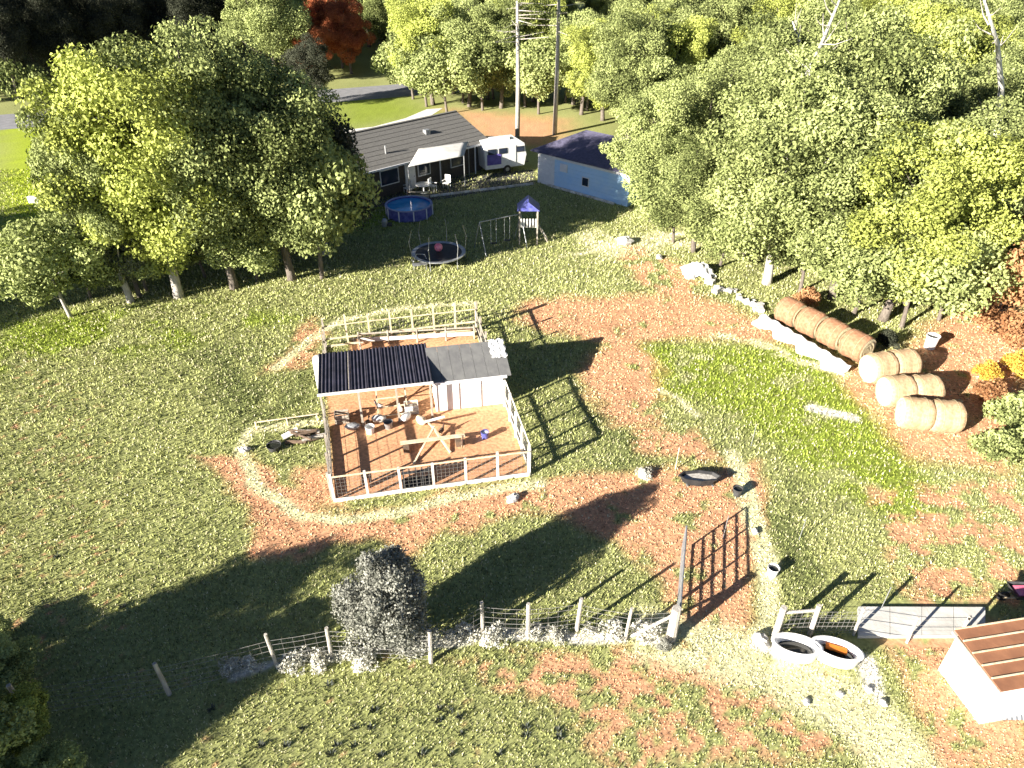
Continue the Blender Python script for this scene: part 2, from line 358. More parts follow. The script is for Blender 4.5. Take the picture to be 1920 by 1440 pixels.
# ------------------------------------------------------------------ grass and litter, stuff
def clutter(n, dens_y, name, label, mode):
    y = RNG.uniform(8.5, 62, n * 3); x = RNG.uniform(-1, 1, n * 3) * (10 + y * .80)
    w = dens_y(y) * (10 + y * .8) / 60; keep = RNG.random(n * 3) < w; x = x[keep][:n]; y = y[keep][:n]
    c, soil = ground_colour(x, y)
    inrun = (poly_sd(x, y, RUN) < .05) | (poly_sd(x, y, RUN2) < .05)
    slab = poly_sd(x, y, gp([(1600,1140),(1850,1140),(1850,1200),(1600,1200)])) < .3
    ok = ~slab & ((RNG.random(len(x)) > soil * (.45 if mode == 'grass' else .0)) & (~inrun | (RNG.random(len(x)) < .0)))
    if mode != 'grass': ok &= (soil > .3)
    x, y, c, soil = x[ok], y[ok], c[ok], soil[ok]; m = len(x)
    if mode == 'grass': near = np.clip(.55 + .45 * y / 16, .8, 1.6); h = RNG.uniform(.045, .13, m) * near * (1 - .45 * soil); wd = RNG.uniform(.011, .030, m) * near
    else: near = np.clip(y / 16, .8, 1.7); h = RNG.uniform(.03, .07, m) * near; wd = RNG.uniform(.03, .06, m) * near
    a = RNG.uniform(0, 2 * PI, m); lean = RNG.uniform(0, 1.0, m) if mode == 'grass' else RNG.uniform(1.0, 1.5, m); la = RNG.uniform(0, 2 * PI, m)
    p = np.stack([x, y, np.full(m, -.004)], 1)
    t = np.stack([np.cos(a), np.sin(a), np.zeros(m)], 1) * wd[:, None]
    up = np.stack([np.sin(lean) * np.cos(la), np.sin(lean) * np.sin(la), np.cos(lean)], 1) * h[:, None]
    if mode != 'grass': p[:, 2] = .008
    V = np.stack([p - t, p + t, p + up], 1).reshape(-1, 3)
    br = RNG.uniform(.3, 2.1, m)[:, None]; cj = c * br
    dry = RNG.random(m) < .2; cj[dry] = np.array((.62, .58, .36)) * RNG.uniform(.6, 1.15, (dry.sum(), 1))
    me = fast_mesh(name, V, np.arange(3 * m).reshape(-1, 3), M_blade, np.repeat(cj, 3, 0))
    o = bpy.data.objects.new(name, me); COL.objects.link(o); tag(o, label, 'ground cover', None, 'stuff')
clutter(760000, lambda y: np.clip((14 / y) ** 1.25, 0, 1), 'grass', 'short pasture grass in uneven tufts over the field', 'grass')
clutter(200000, lambda y: np.clip((14 / y) ** 1.6, 0, 1), 'fallen_leaves', 'dry brown leaves scattered over the grass and bare ground', 'leaf')

# ------------------------------------------------------------------ road, driveway
def sheet(name, pts, z, m, label, kind='structure', th=None):
    mb = MB(); n = len(pts); mb.add([(p[0], p[1], z) for p in pts] + [(p[0], p[1], z - .05) for p in pts], [tuple(range(n))] + [(k, k + n, (k + 1) % n + n, (k + 1) % n) for k in range(n)])
    o = mb.build(name, m); tag(o, label, None, None, kind); return o
r0 = G(0, 229); r1 = G(690, 174); rd = (r1 - r0).normalized(); rn = Vector((-rd.y, rd.x, 0))
ra, rb = r0 - rd * 120, r1 + rd * 160; hw = 3.7
sheet('road', [ra - rn * hw, rb - rn * hw, rb + rn * hw, ra + rn * hw], .012, M_road, 'grey asphalt country road crossing behind the house')
DRV = [(598, 205), (612, 232), (655, 243), (700, 238), (760, 222), (800, 205), (830, 203), (800, 222), (700, 262), (640, 285), (600, 285), (590, 240)]
sheet('driveway', [G(*p) for p in DRV], .016, M_drive, 'white gravel drive curving behind the house')
sheet('patio', [G(650, 395), G(640, 350), G(1000, 318), G(1005, 345), G(800, 378)], .012, mat('patio', (.10, .10, .095), (.07, .07, .06), 3, rough=.9), 'dark grey patio beside the house')

# ------------------------------------------------------------------ the hen house and its runs
def fence_boards(t, p0, p1, n, heights, m, post_h=1.35, mpost=None, pw=.09, last=True, mtop=None):
    """posts and boards as separate parts, a little out of true"""
    p0 = Vector(p0); p1 = Vector(p1); d = (p1 - p0).normalized()
    for k in range(n + 1):
        if k == n and not last: break
        q = p0.lerp(p1, k / n); j = Vector((random.uniform(-.025, .025), random.uniform(-.025, .025), 0))
        MB().beam(q + Vector((0, 0, -.05)), q + j + Vector((0, 0, post_h + random.uniform(-.05, .10))), pw, pw, d).build('post', mpost or m, t)
    nn = Vector((d.y, -d.x, 0)) * (pw / 2 + .014)
    for i, (z, hh) in enumerate(heights):
        cuts = list(range(0, n, 2)) + [n]; zz = [z + random.uniform(-.018, .018) for _ in cuts]
        for c in range(len(cuts) - 1):
            a_ = p0.lerp(p1, cuts[c] / n + .0012); b_ = p0.lerp(p1, cuts[c + 1] / n - .0012)
            MB().beam(a_ + nn + Vector((0, 0, zz[c])), b_ + nn + Vector((0, 0, zz[c + 1])), .022, hh * random.uniform(.93, 1.07)).build('rail', (mtop or m) if i == len(heights) - 1 else m, t)
def mesh_panel(t, p0, p1, z0, z1, step=.15, name='wire_mesh', w=.006, m=None):
    p0 = Vector(p0); p1 = Vector(p1); L = (p1 - p0).length; mb = MB(); n = max(1, int(L / step)); k = max(1, int((z1 - z0) / step))
    for a in range(n + 1): q = p0.lerp(p1, a / n); mb.beam(q + Vector((0, 0, z0)), q + Vector((0, 0, z1)), w, w)
    for a in range(k + 1): z = Vector((0, 0, z0 + (z1 - z0) * a / k)); mb.beam(p0 + z, p1 + z, w, w)
    o = mb.build(name, m or M_wire, t); o['kind'] = 'stuff'; return o
fr = thing('run_fence', R3(0, 0), 'pale timber and wire fence along the front and left of the chicken run', 'fence')
fence_boards(fr, R3(0, 0), R3(7.7, 0), 6, [(.10, .20), (1.28, .07)], M_whiteboard, 1.32, mtop=M_newwood)
fence_boards(fr, R3(-.1, .12), R3(-.35, 4.9), 4, [(.10, .16), (.50, .15), (1.28, .15)], M_wood, 1.36, last=False)
mesh_panel(fr, R3(0, 0), R3(7.7, 0), .2, 1.25, .16); mesh_panel(fr, R3(-.1, .12), R3(-.35, 4.9), .1, 1.25, .16)
f2 = thing('run_fence', R3(7.7, 0), 'grey timber and wire fence on the right side of the chicken run', 'fence')
fence_boards(f2, R3(7.7, .12), R3(7.62, 4.9), 4, [(.08, .14), (.52, .11), (1.36, .11)], M_whiteboard, 1.42)
mesh_panel(f2, R3(7.7, .12), R3(7.62, 4.9), .1, 1.3, .16)
f3 = thing('run_fence', R3(0, 12.4), 'tall posted fence round the small pen behind the chicken coop', 'fence')
bl, brr = G(612, 652), G(893, 618)
fence_boards(f3, bl, brr, 7, [(.10, .12), (.55, .10), (1.30, .06)], M_newwood, 1.75)
fence_boards(f3, brr + EV * -.12, R3(7.5, 7.4), 3, [(.10, .14), (.55, .10), (1.3, .10)], M_wood, 1.7)
fence_boards(f3, bl + EV * -.12, R3(-.3, 7.4), 3, [(.10, .14), (.55, .10), (1.3, .10)], M_wood, 1.6)
mesh_panel(f3, bl, brr, .1, 1.3, .2); mesh_panel(f3, brr, R3(7.5, 7.4), .1, 1.3, .2)
mb = MB(); q = R3(1.3, 10.8)
pen = thing('inner_pen', q, 'low grey board pen frame inside the rear run', 'pen')
for a_, b_ in (((1.2, 11.7), (7.2, 11.2)), ((1.2, 11.7), (1.35, 9.6))):
    MB().beam(R3(*a_, .35), R3(*b_, .35), .03, .22).build('board', M_whiteboard, pen)
    MB().beam(R3(*a_, .72), R3(*b_, .72), .03, .08).build('board', M_wood, pen)
    for k in range(5):
        p = R3(*a_).lerp(R3(*b_), k / 4.001 + .0001); MB().beam(p + Vector((0, 0, -.02)), p + Vector((0, 0, .85)), .07, .07).build('post', M_wood, pen)

coop = thing('chicken_coop', R3(4.4, 6), 'chicken coop with white walls and a plain grey roof beside the dark open lean-to', 'coop')
U0, U1, V0, V1 = 4.5, 7.62, 5.1, 6.75
ZF, ZB = 1.62, 2.22
MB().add([R3(U0, V0, -.05), R3(U1, V0, -.05), R3(U1, V0, ZF), R3(U0, V0, ZF), R3(U0, V0 + .06, -.05), R3(U1, V0 + .06, -.05), R3(U1, V0 + .06, ZF), R3(U0, V0 + .06, ZF)],
   [(0, 1, 2, 3), (7, 6, 5, 4), (0, 3, 7, 4), (1, 5, 6, 2), (3, 2, 6, 7), (0, 4, 5, 1)]).build('front_wall', M_whitewall, coop)
for u in (U0, U1 - .06):
    vs = [R3(u, V0 + .062, -.05), R3(u, V1, -.05), R3(u, V1, ZB - .04), R3(u, V0 + .062, ZF)]; vs += [v + EU * .06 for v in vs]
    MB().add(vs, [(0, 1, 2, 3), (7, 6, 5, 4), (0, 4, 5, 1), (1, 5, 6, 2), (2, 6, 7, 3), (3, 7, 4, 0)]).build('side_wall', M_whitewall, coop)
MB().beam(R3(U0 + .06, V1 - .03, 1.05), R3(U1 - .06, V1 - .03, 1.05), .05, 2.2).build('rear_wall', M_whitewall, coop)
for k in range(4):
    u = U0 + .06 + k * (U1 - U0 - .12) / 3; MB().beam(R3(u, V0 - .012, 0.02), R3(u, V0 - .012, ZF - .02), .07, .022, EU).build('batten', M_whitewall, coop)
MB().beam(R3(U0 - .1, V0 - .25, ZF + .03), R3(U1 + .12, V0 - .25, ZF + .03), .03, .14).build('fascia', M_trim, coop)
n = 7
for k in range(n):    # roofing strips
    a0 = 4.33 + k * (7.95 - 4.33) / n; a1 = a0 + (7.95 - 4.33) / n - .012; dz = random.uniform(0, .006)
    vs = [R3(a0, V0 - .24, ZF + .05 + dz), R3(a1, V0 - .24, ZF + .05 + dz), R3(a1, V1 + .2, ZB + .05 + dz), R3(a0, V1 + .2, ZB + .05 + dz)]; vs += [v + Vector((0, 0, .035)) for v in vs]
    MB().add(vs, [(3, 2, 1, 0), (4, 5, 6, 7), (0, 1, 5, 4), (1, 2, 6, 5), (2, 3, 7, 6), (3, 0, 4, 7)]).build('roof_strip', M_greyroof, coop)
tp = MB(); gx, gy = 9, 9
for a in range(gx):
    for b in range(gy):
        u = 7.25 + .72 * a / (gx - 1); v = 5.9 + 1.1 * b / (gy - 1); tp.v.append(tuple(R3(u + .04 * math.sin(b * 2), v + .04 * math.cos(a * 2.3), ZF + .05 + (v - V0 + .24) * .30 + .05 + .03 * math.sin(a * 1.7 + b * 2.1))))
tp.f = [(a * gy + b, (a + 1) * gy + b, (a + 1) * gy + b + 1, a * gy + b + 1) for a in range(gx - 1) for b in range(gy - 1)]
t = tp.build('covering', M_white, None, off=Vector((0, 0, 0))); tag(t, 'crumpled white covering over the rear right corner of the coop roof', 'tarp')  # thin wrinkled white surface laid on the roof corner
ms = t.modifiers.new('solid', 'SOLIDIFY'); ms.thickness = .01

lean = thing('open_shelter', R3(2, 6), 'open shelter under a dark corrugated roof left of the white coop', 'shelter')
def lz(v): return 1.98 + (v - 4.65) * .09
nsh = 7
for k in range(nsh):   # corrugated sheets with real ribs
    a0 = -.47 + k * 4.87 / nsh; m = 22; mb = MB()
    for r_ in range(2):
        v = 4.62 if r_ == 0 else 7.5
        for q_ in range(m + 1):
            u = a0 + 4.87 / nsh * q_ / m * 1.0; mb.v.append(tuple(R3(u, v, lz(v) + .028 * math.sin(q_ / m * 2 * PI * 4.5) + (k % 2) * .006)))
    mb.f = [(q_, q_ + 1, m + 2 + q_, m + 1 + q_) for q_ in range(m)]
    o = mb.build('roof_sheet', M_solar if k in (1, 3) and False else M_darkroof, lean); mo = o.modifiers.new('solid', 'SOLIDIFY'); mo.thickness = .006
MB().beam(R3(-.5, 4.58, 1.93), R3(4.42, 4.58, 1.93), .03, .12).build('fascia', M_trim, lean)
for v in (4.66, 7.4):
    MB().beam(R3(-.42, v, lz(v) - .11), R3(4.3, v, lz(v) - .11), .05, .12).build('beam', M_wood, lean)
    for u in (-.38, 1.2, 2.8, 4.28): MB().beam(R3(u, v, -.05), R3(u, v, lz(v) - .17), .09, .09, EU).build('post', M_wood, lean)
for k in range(5): MB().beam(R3(-.3 + k * 1.13, 4.7, lz(4.7) - .03), R3(-.3 + k * 1.13, 7.4, lz(7.4) - .03), .04, .06).build('rafter', M_wood, lean)
bk = MB()
for k in range(9): bk.beam(R3(-.3 + k * .52, 7.46, .5), R3(.19 + k * .52, 7.46, .5), .02, 1.0)
bk.build('back_panel', M_darkwood, lean)
tk = thing('storage_tank', R3(-.45, 7.7), 'white barrel standing at the back left of the open shelter', 'barrel')
MB().lathe([(0, 0), (.28, 0), (.31, .1), (.31, .5), (.33, .55), (.31, .6), (.31, 1.6), (.27, 1.75), (0, 1.76)], R3(-.55, 8.0)).build('barrel_body', M_white, tk, True)
MB().lathe([(0, 1.77), (.05, 1.77), (.05, 1.81), (0, 1.81)], R3(-.45, 8.0), n=10).build('cap', M_black, tk)

# clutter in the shelter and run
def bucket(name, loc, r, h, m, label, fill=None, rim=None, cat='bucket'):
    t = thing(name, loc, label, cat)
    MB().lathe([(0, 0), (r * .8, 0), (r, h), (r * 1.06, h), (r * 1.06, h - .03), (r * .96, h - .02), (r * .78, .05), (0, .05)], loc, 18).build('bucket_body', m, t, False)
    if fill: MB().lathe([(0, h * .8), (r * .93, h * .8)], loc, 18).build('contents', fill, t)
    h_ = MB(); h_.tube([Vector(loc) + Vector((math.cos(a) * r, .02, h - .02 - math.sin(a) * -.1 * 1)) for a in np.linspace(0, PI, 9)], .008, 5); h_.build('handle', M_steel, t)
    return t
bucket('feed_bucket', R3(6.35, 2.75), .17, .34, M_poolwall, 'small blue bucket beside the end of the lying plank', M_white)
bucket('feed_bucket', R3(1.5, 4.1), .2, .35, M_white, 'white bucket under the eave of the open shelter')
bucket('feed_bucket', R3(2.3, 4.3), .2, .35, M_galv, 'grey metal bucket in the shade of the dark roof')
p = G(818, 812); sw = thing('climbing_frame', G(800, 850), 'small wooden climbing frame of crossed poles in the run', 'frame')
MB().beam(G(775, 872) + Vector((0, 0, .03)), G(815, 812) + Vector((0, 0, .36)), .08, .06).build('pole', M_newwood, sw)
MB().beam(G(845, 850) + Vector((0, 0, .03)), G(812, 812) + Vector((0, 0, .36)), .08, .06).build('pole', M_newwood, sw)
MB().beam(G(790, 806) + Vector((0, 0, .38)), G(835, 800) + Vector((0, 0, .56)), .12, .05).build('crossbar', M_whiteboard, sw)
MB().beam(G(800, 790) + Vector((0, 0, .02)), G(812, 812) + Vector((0, 0, .34)), .07, .05).build('pole', M_newwood, sw)
pl = MB().beam(G(752, 842) + Vector((0, 0, .32)), G(872, 826) + Vector((0, 0, .30)), .2, .05).build('plank', M_newwood, None)
pl2 = tag(pl, 'long pale plank raised across the middle of the run', 'plank')
for x_, y_ in ((762, 846), (860, 834)):
    o = MB().box(G(x_, y_) + Vector((0, 0, .135)), (.25, .3, .27), RUN_ANG).build('support_block', M_darkwood); tag(o, 'dark wooden block under the %s end of the raised plank' % ('left' if x_ < 800 else 'right'), 'block')
fd = thing('feeder', G(782, 903), 'black slatted hay feeder box standing inside the front fence', 'feeder'); c0 = R3(3.2, .42)
for k in range(5): MB().box(c0 + EU * (-.5 + k * .25) + Vector((0, 0, .3)), (.05, .5, .55), RUN_ANG).build('slat', M_steel, fd)
MB().box(c0 + Vector((0, 0, .03)), (1.15, .55, .05), RUN_ANG).build('tray', M_black, fd); MB().box(c0 + Vector((0, 0, .60)), (1.15, .12, .05), RUN_ANG).build('top_bar', M_steel, fd)
o = MB().box(R3(1.28, .55, .2), (.14, .14, .5), RUN_ANG).build('fence_weight', M_rust); tag(o, 'small yellow brown block standing inside the front run fence', 'block')
def hen(loc, rz, m, label):
    t = thing('chicken', loc, label, 'chicken', 'chickens in the run', rz); L = Vector(loc)
    b = MB(); b.blob((0, 0, .24), (.17, .10, .11), 3, .05, 10, 8)
    b.tube([(.10, 0, .27), (.17, 0, .36), (.19, 0, .42)], [.07, .045, .035], 8); b.blob((.20, 0, .43), (.05, .04, .04), 2, .02)
    b.build('body', m, t, True, off=Vector((0, 0, 0)))
    MB().add([(-.12, -.03, .26), (-.12, .03, .26), (-.27, .05, .42), (-.27, -.05, .42), (-.16, 0, .22)], [(0, 1, 2, 3), (0, 3, 4), (1, 4, 2), (0, 4, 1), (3, 2, 4)]).build('tail', m, t, off=Vector((0, 0, 0)))
    MB().add([(.21, 0, .46), (.17, .006, .50), (.23, .006, .50), (.20, -.006, .51)], [(0, 1, 2), (0, 2, 3), (0, 3, 1), (1, 3, 2)]).build('comb', M_red, t, off=Vector((0, 0, 0)))
    for s in (-1, 1): MB().tube([(.0, s * .05, .17), (.01, s * .05, 0)], .01, 5).tube([(.01, s * .05, .01), (.07, s * .05, .008)], .008, 4).build('leg', M_newwood, t, off=Vector((0, 0, 0)))
    return t
hn = [((690, 800), 'D', 'dark hen near the left fence shadow of the run'), ((712, 768), 'W', 'white hen by the mouth of the open shelter'), ((828, 815), 'D', 'dark hen beside the crossed climbing poles'), ((868, 838), 'D', 'dark hen standing just below the right end of the plank'), ((752, 775), 'W', 'white hen at the shelter edge beside the white coop')]
for (x_, y_), c_, l_ in hn: hen(G(x_, y_), random.uniform(0, 6), M_featherD if c_ == 'D' else M_featherW, l_)
for k, (u, v, l_) in enumerate([(.3, 5.2, 'grey wooden crate at the left end of the open shelter'), (3.4, 5.3, 'pale wooden crate beside the coop wall under the dark roof')]):
    cr = thing('crate', R3(u, v), l_, 'crate')
    for z in (.08, .24, .40):
        for s in (-1, 1):
            MB().box(R3(u, v + s * .24, z), (.62, .02, .11), RUN_ANG).build('slat', M_whiteboard if k else M_wood, cr)
            MB().box(R3(u + s * .30, v, z), (.02, .46, .11), RUN_ANG).build('slat', M_whiteboard if k else M_wood, cr)
    MB().box(R3(u, v, .02), (.58, .44, .02), RUN_ANG).build('base', M_wood, cr)
for k, (u, v, m_, l_) in enumerate([(1.9, 4.85, M_whiteboard, 'pale sack slumped at the shelter mouth left of the middle post'), (3.1, 4.75, M_white, 'white sack beside the middle post of the shelter'), (3.75, 4.35, M_newwood, 'tan sack in the corner between shelter and coop wall'), (.75, 4.5, M_galv, 'grey sack near the left end of the shelter')]):
    o = MB().blob((0, 0, .16), (.34, .2, .17), 40 + k, .10, 12, 8).build('feed_sack', m_, None, True, off=Vector((0, 0, 0))); o.location = R3(u, v); o.rotation_euler = (0, 0, k * 1.1); tag(o, l_, 'sack')
ld = thing('roost_ladder', R3(2.4, 5.6), 'slanting wooden roosting ladder inside the open shelter', 'ladder')
for s_ in (0, 1.3): MB().beam(R3(1.9 + s_, 4.75, .05), R3(1.9 + s_, 6.6, 1.1), .05, .05).build('side_rail', M_newwood, ld)
for k in range(5): MB().beam(R3(1.85, 4.95 + k * .38, .2 + k * .215), R3(3.25, 4.95 + k * .38, .2 + k * .215), .04, .04).build('rung', M_newwood, ld)
# left of the run: brush heap, tub, rail
c_ = G(575, 822); t = thing('brush_heap', c_, 'dark heap of logs beside the left fence of the run', 'log pile')
for k in range(12):
    a = random.uniform(-.5, .5); p = c_ + Vector((random.uniform(-.5, .5), random.uniform(-.35, .35), .08 + .1 * (k // 5)))
    MB().tube([p - Vector((math.cos(a), math.sin(a), 0)) * .45, p + Vector((math.cos(a), math.sin(a), 0)) * .45], random.uniform(.05, .09), 7).build('log', M_darkwood if k % 3 else M_palebark, t)
rl = thing('garden_rail', G(480, 806), 'low pale pole rail left of the run', 'rail')
MB().tube([G(480, 806) + Vector((0, 0, .4)), G(600, 790) + Vector((0, 0, .42))], .03, 7).build('pole', M_newwood, rl)
for x_, y_ in ((482, 806), (540, 798), (596, 790)): MB().beam(G(x_, y_), G(x_, y_) + Vector((0, 0, .45)), .05, .05).build('post', M_newwood, rl)
bucket('plastic_tub', G(515, 842), .3, .25, M_steel, 'low dark tub in the grass left of the run', M_water, cat='tub')
o = MB().beam(G(530, 822) + Vector((0, 0, .05)), G(560, 812) + Vector((0, 0, .2)), .35, .04).build('board', M_whiteboard); tag(o, 'short pale board leaning on the dark log heap', 'board')

# ------------------------------------------------------------------ gate, long wire fence
FP = [((275,1212),(318,1302)), ((490,1182),(520,1250)), ((608,1185),(622,1232)), ((803,1185),(808,1242)), ((903,1140),(905,1187)), ((992,1140),(990,1192)), ((1086,1136),(1081,1182)), ((1178,1152),(1172,1200))]
wf = thing('wire_fence', G(808, 1242), 'weathered post and wire fence running from the tree shadow to the gate', 'fence')
bases = [G(*b) for _, b in FP]
bases[0:0] = [G(60, 1345)]
for k, b in enumerate(bases):
    h = 1.45 + random.uniform(-.12, .15); ln = Vector((random.uniform(-.08, .08), random.uniform(-.06, .06), 0))
    r = random.uniform(.05, .075); MB().tube([b - Vector((0, 0, .1)), b + ln * .5 + Vector((0, 0, h * .5)), b + ln + Vector((0, 0, h))], [r * 1.1, r, r * .9], 8).build('post', M_palebark, wf)
GP = G(1258, 1197)
pts = bases + [GP]
for z in (.15, .35, .55, .8, 1.05, 1.25):
    mb = MB()
    for a_, b_ in zip(pts[:-1], pts[1:]):
        m_ = (a_ + b_) / 2 + Vector((0, 0, z - .03)); mb.tube([a_ + Vector((0, 0, z)), m_, b_ + Vector((0, 0, z))], .006, 4, False)
    mb.build('wire', M_wire, wf)
mb = MB()
for a_, b_ in zip(pts[:-1], pts[1:]):
    n = int((b_ - a_).length / .3)
    for k in range(1, n): q = a_.lerp(b_, k / n); mb.beam(q + Vector((0, 0, .13)), q + Vector((0, 0, 1.22)), .005, .005)
o = mb.build('wire_mesh', M_wire, wf); o['kind'] = 'stuff'
gp_ = thing('gate_post', GP, 'thick pale timber gate post with a diagonal brace', 'post')
MB().tube([GP - Vector((0, 0, .1)), GP + Vector((0, 0, 1.45))], [.17, .14], 10).build('post', M_palebark, gp_)
bp_ = G(1176, 1199); MB().beam(GP + Vector((-.1, 0, 1.1)), bp_ + Vector((.1, 0, .15)), .07, .07).build('brace', M_palebark, gp_)
gate = thing('farm_gate', GP + Vector((.1, .2, 0)), 'tubular steel farm gate swung open away from its post', 'gate')
ga = GP + Vector((.16, .16, 0)); gb = G(1278, 1036); gd = (gb - ga)
for z in (.22, .42, .62, .84, 1.08, 1.3): MB().tube([ga + Vector((0, 0, z)), gb + Vector((0, 0, z))], .032, 8).build('bar', M_galv, gate)
for k in (0, .34, .67, 1.0): q = ga + gd * k; MB().tube([q + Vector((0, 0, .2)), q + Vector((0, 0, 1.32))], .034, 8).build('upright', M_galv, gate)
for z in (.4, 1.1): MB().box(GP + Vector((.12, .1, z)), (.14, .14, .05)).build('hinge', M_steel, gate)
# corner fence by the tubs
cf = thing('corner_fence', G(1455, 1185), 'braced corner fence of round posts and wire behind the two tubs', 'fence')
c1, c2, c3, c4, c5 = G(1452, 1195), G(1518, 1190), G(1600, 1190), G(1700, 1205), G(1790, 1205)
for b_, h, r in ((c1, 1.45, .11), (c2, 1.4, .085), (c3, 1.3, .05), (c4, 1.25, .045), (c5, 1.3, .05)):
    MB().tube([b_ - Vector((0, 0, .1)), b_ + Vector((random.uniform(-.04, .04), 0, h))], [r, r * .9], 9).build('post', M_palebark, cf)
MB().tube([c1 + Vector((0, 0, 1.2)), c2 + Vector((0, 0, 1.2))], .05, 8).build('brace', M_palebark, cf)
for z in (.2, .4, .6, .85, 1.1):
    mb = MB()
    for a_, b_ in zip((c1, c2, c3, c4), (c2, c3, c4, c5)): mb.tube([a_ + Vector((0, 0, z)), b_ + Vector((0, 0, z))], .006, 4, False)
    mb.build('wire', M_wire, cf)
mesh_panel(cf, c1, c2, .1, 1.15, .15); mesh_panel(cf, c2, c3, .1, 1.1, .15)
# concrete slab
sa, sb, sc_, sd_ = G(1607, 1197), G(1845, 1196), G(1845, 1143), G(1607, 1142)
sl = thing('concrete_slab', (sa + sc_) / 2, 'long pale concrete slab behind the corner fence', 'slab')
for k in range(4):
    A, B, C_, D_ = sa.lerp(sb, k / 4 + .002), sa.lerp(sb, (k + 1) / 4 - .002), sd_.lerp(sc_, (k + 1) / 4 - .002), sd_.lerp(sc_, k / 4 + .002)
    vs = [v + Vector((0, 0, -.02)) for v in (A, B, C_, D_)] + [v + Vector((0, 0, .13)) for v in (A, B, C_, D_)]
    MB().add(vs, [(3, 2, 1, 0), (4, 5, 6, 7), (0, 1, 5, 4), (1, 2, 6, 5), (2, 3, 7, 6), (3, 0, 4, 7)]).build('slab_section', M_conc, sl)
# ------------------------------------------------------------------ bath tubs
def tub(loc, rz, label, inside, extra):
    t = thing('bathtub', loc, label, 'bathtub', 'old bathtubs used as troughs')
    MB().lathe([(0, 0), (.44, 0), (.50, .06), (.54, .48), (.58, .52), (.58, .56), (.52, .57), (.44, .50), (.38, .14), (0, .12)], loc, 32, 1.30, .66, rz).build('tub_shell', M_white, t, True)
    MB().lathe([(0, .30), (.405, .30)], loc, 28, 1.30, .66, rz).build(inside, M_water, t)
    for sx in (-.38, .38):
        for sy in (-.16, .16):
            q = Vector(loc) + Matrix.Rotation(rz, 3, 'Z') @ Vector((sx, sy, .02)); MB().box(q, (.08, .08, .10), rz).build('foot', M_steel, t)
    return t
tub(G(1487, 1228), math.radians(-14), 'left of the two white bathtubs, filled with dark water', 'water', 0)
tub(G(1562, 1236), math.radians(-22), 'right of the two white bathtubs, with an orange board inside', 'water', 1)
p = G(1568, 1216, .40); o = MB().box(p, (.60, .20, .06), math.radians(-22)).build('feed_scoop', M_orange); tag(o, 'bright orange board lying in the right bathtub', 'board')
# ------------------------------------------------------------------ shed, lower right
A, B = G(1759, 1255), G(1836, 1358); ed = (B - A).normalized(); nd = Vector((-ed.y, ed.x, 0))
if nd.x < 0: nd = -nd
L = (B - A).length; HT = 1.62; DEP = 4.2
sh = thing('garden_shed', A, 'white shed with a rust brown metal roof at the lower right edge', 'shed')
def SP(a, b, z): return A + ed * a + nd * b + Vector((0, 0, z))
for k in range(6):    # vertical boards of the white end wall
    a0 = L * k / 6 + .004; a1 = L * (k + 1) / 6 - .004
    vs = [SP(a0, 0, -.05), SP(a1, 0, -.05), SP(a1, 0, HT), SP(a0, 0, HT)]; vs += [v + nd * .04 for v in vs]
    MB().add(vs, [(0, 1, 2, 3), (7, 6, 5, 4), (0, 4, 5, 1), (1, 5, 6, 2), (2, 6, 7, 3), (3, 7, 4, 0)]).build('wall_board', M_whitewall, sh)
for s in (0, 1):
    MB().beam(SP(s * (L - .06) + .03, .05, HT / 2 - .03), SP(s * (L - .06) + .03, DEP, HT / 2 - .03), .05, HT).build('side_wall', M_whitewall, sh)
MB().beam(SP(.03, DEP, HT / 2), SP(L - .03, DEP, HT / 2), .05, HT).build('rear_wall', M_whitewall, sh)
for k in range(5):
    a0 = -.08 + (L + .16) * k / 5; a1 = -.08 + (L + .16) * (k + 1) / 5 - .01
    z0 = HT + .06 + .10 * (1 - k / 5); z1 = HT + .06 + .10 * (1 - (k + 1) / 5)
    vs = [SP(a0, -.10, z0), SP(a1, -.10, z1), SP(a1, DEP + .1, z1), SP(a0, DEP + .1, z0)]; vs += [v + Vector((0, 0, .03)) for v in vs]
    o = MB().add(vs, [(3, 2, 1, 0), (4, 5, 6, 7), (0, 1, 5, 4), (1, 2, 6, 5), (2, 3, 7, 6), (3, 0, 4, 7)]).build('roof_panel', M_rust, sh)
    MB().beam(SP(a0, -.10, z0 + .045), SP(a0, DEP + .1, z0 + .045), .035, .04).build('roof_seam', M_newwood, sh)
MB().beam(SP(-.08, -.12, HT + .07), SP(L + .08, -.12, HT + .02), .03, .10).build('fascia', M_wood, sh)
o = MB(); q = G(1895, 1345)
for k in range(16): o.v += [tuple(q + Vector((-.55 + k * .07, -.1, .02 + .03 * (k % 2)))), tuple(q + Vector((-.45 + k * .07, .75, .55 + .03 * (k % 2))))]
o.f = [(2 * k, 2 * k + 2, 2 * k + 3, 2 * k + 1) for k in range(15)]
o = o.build('metal_sheet', M_galv); o.modifiers.new('s', 'SOLIDIFY').thickness = .01; tag(o, 'corrugated grey sheet leaning beside the white shed', 'metal sheet')
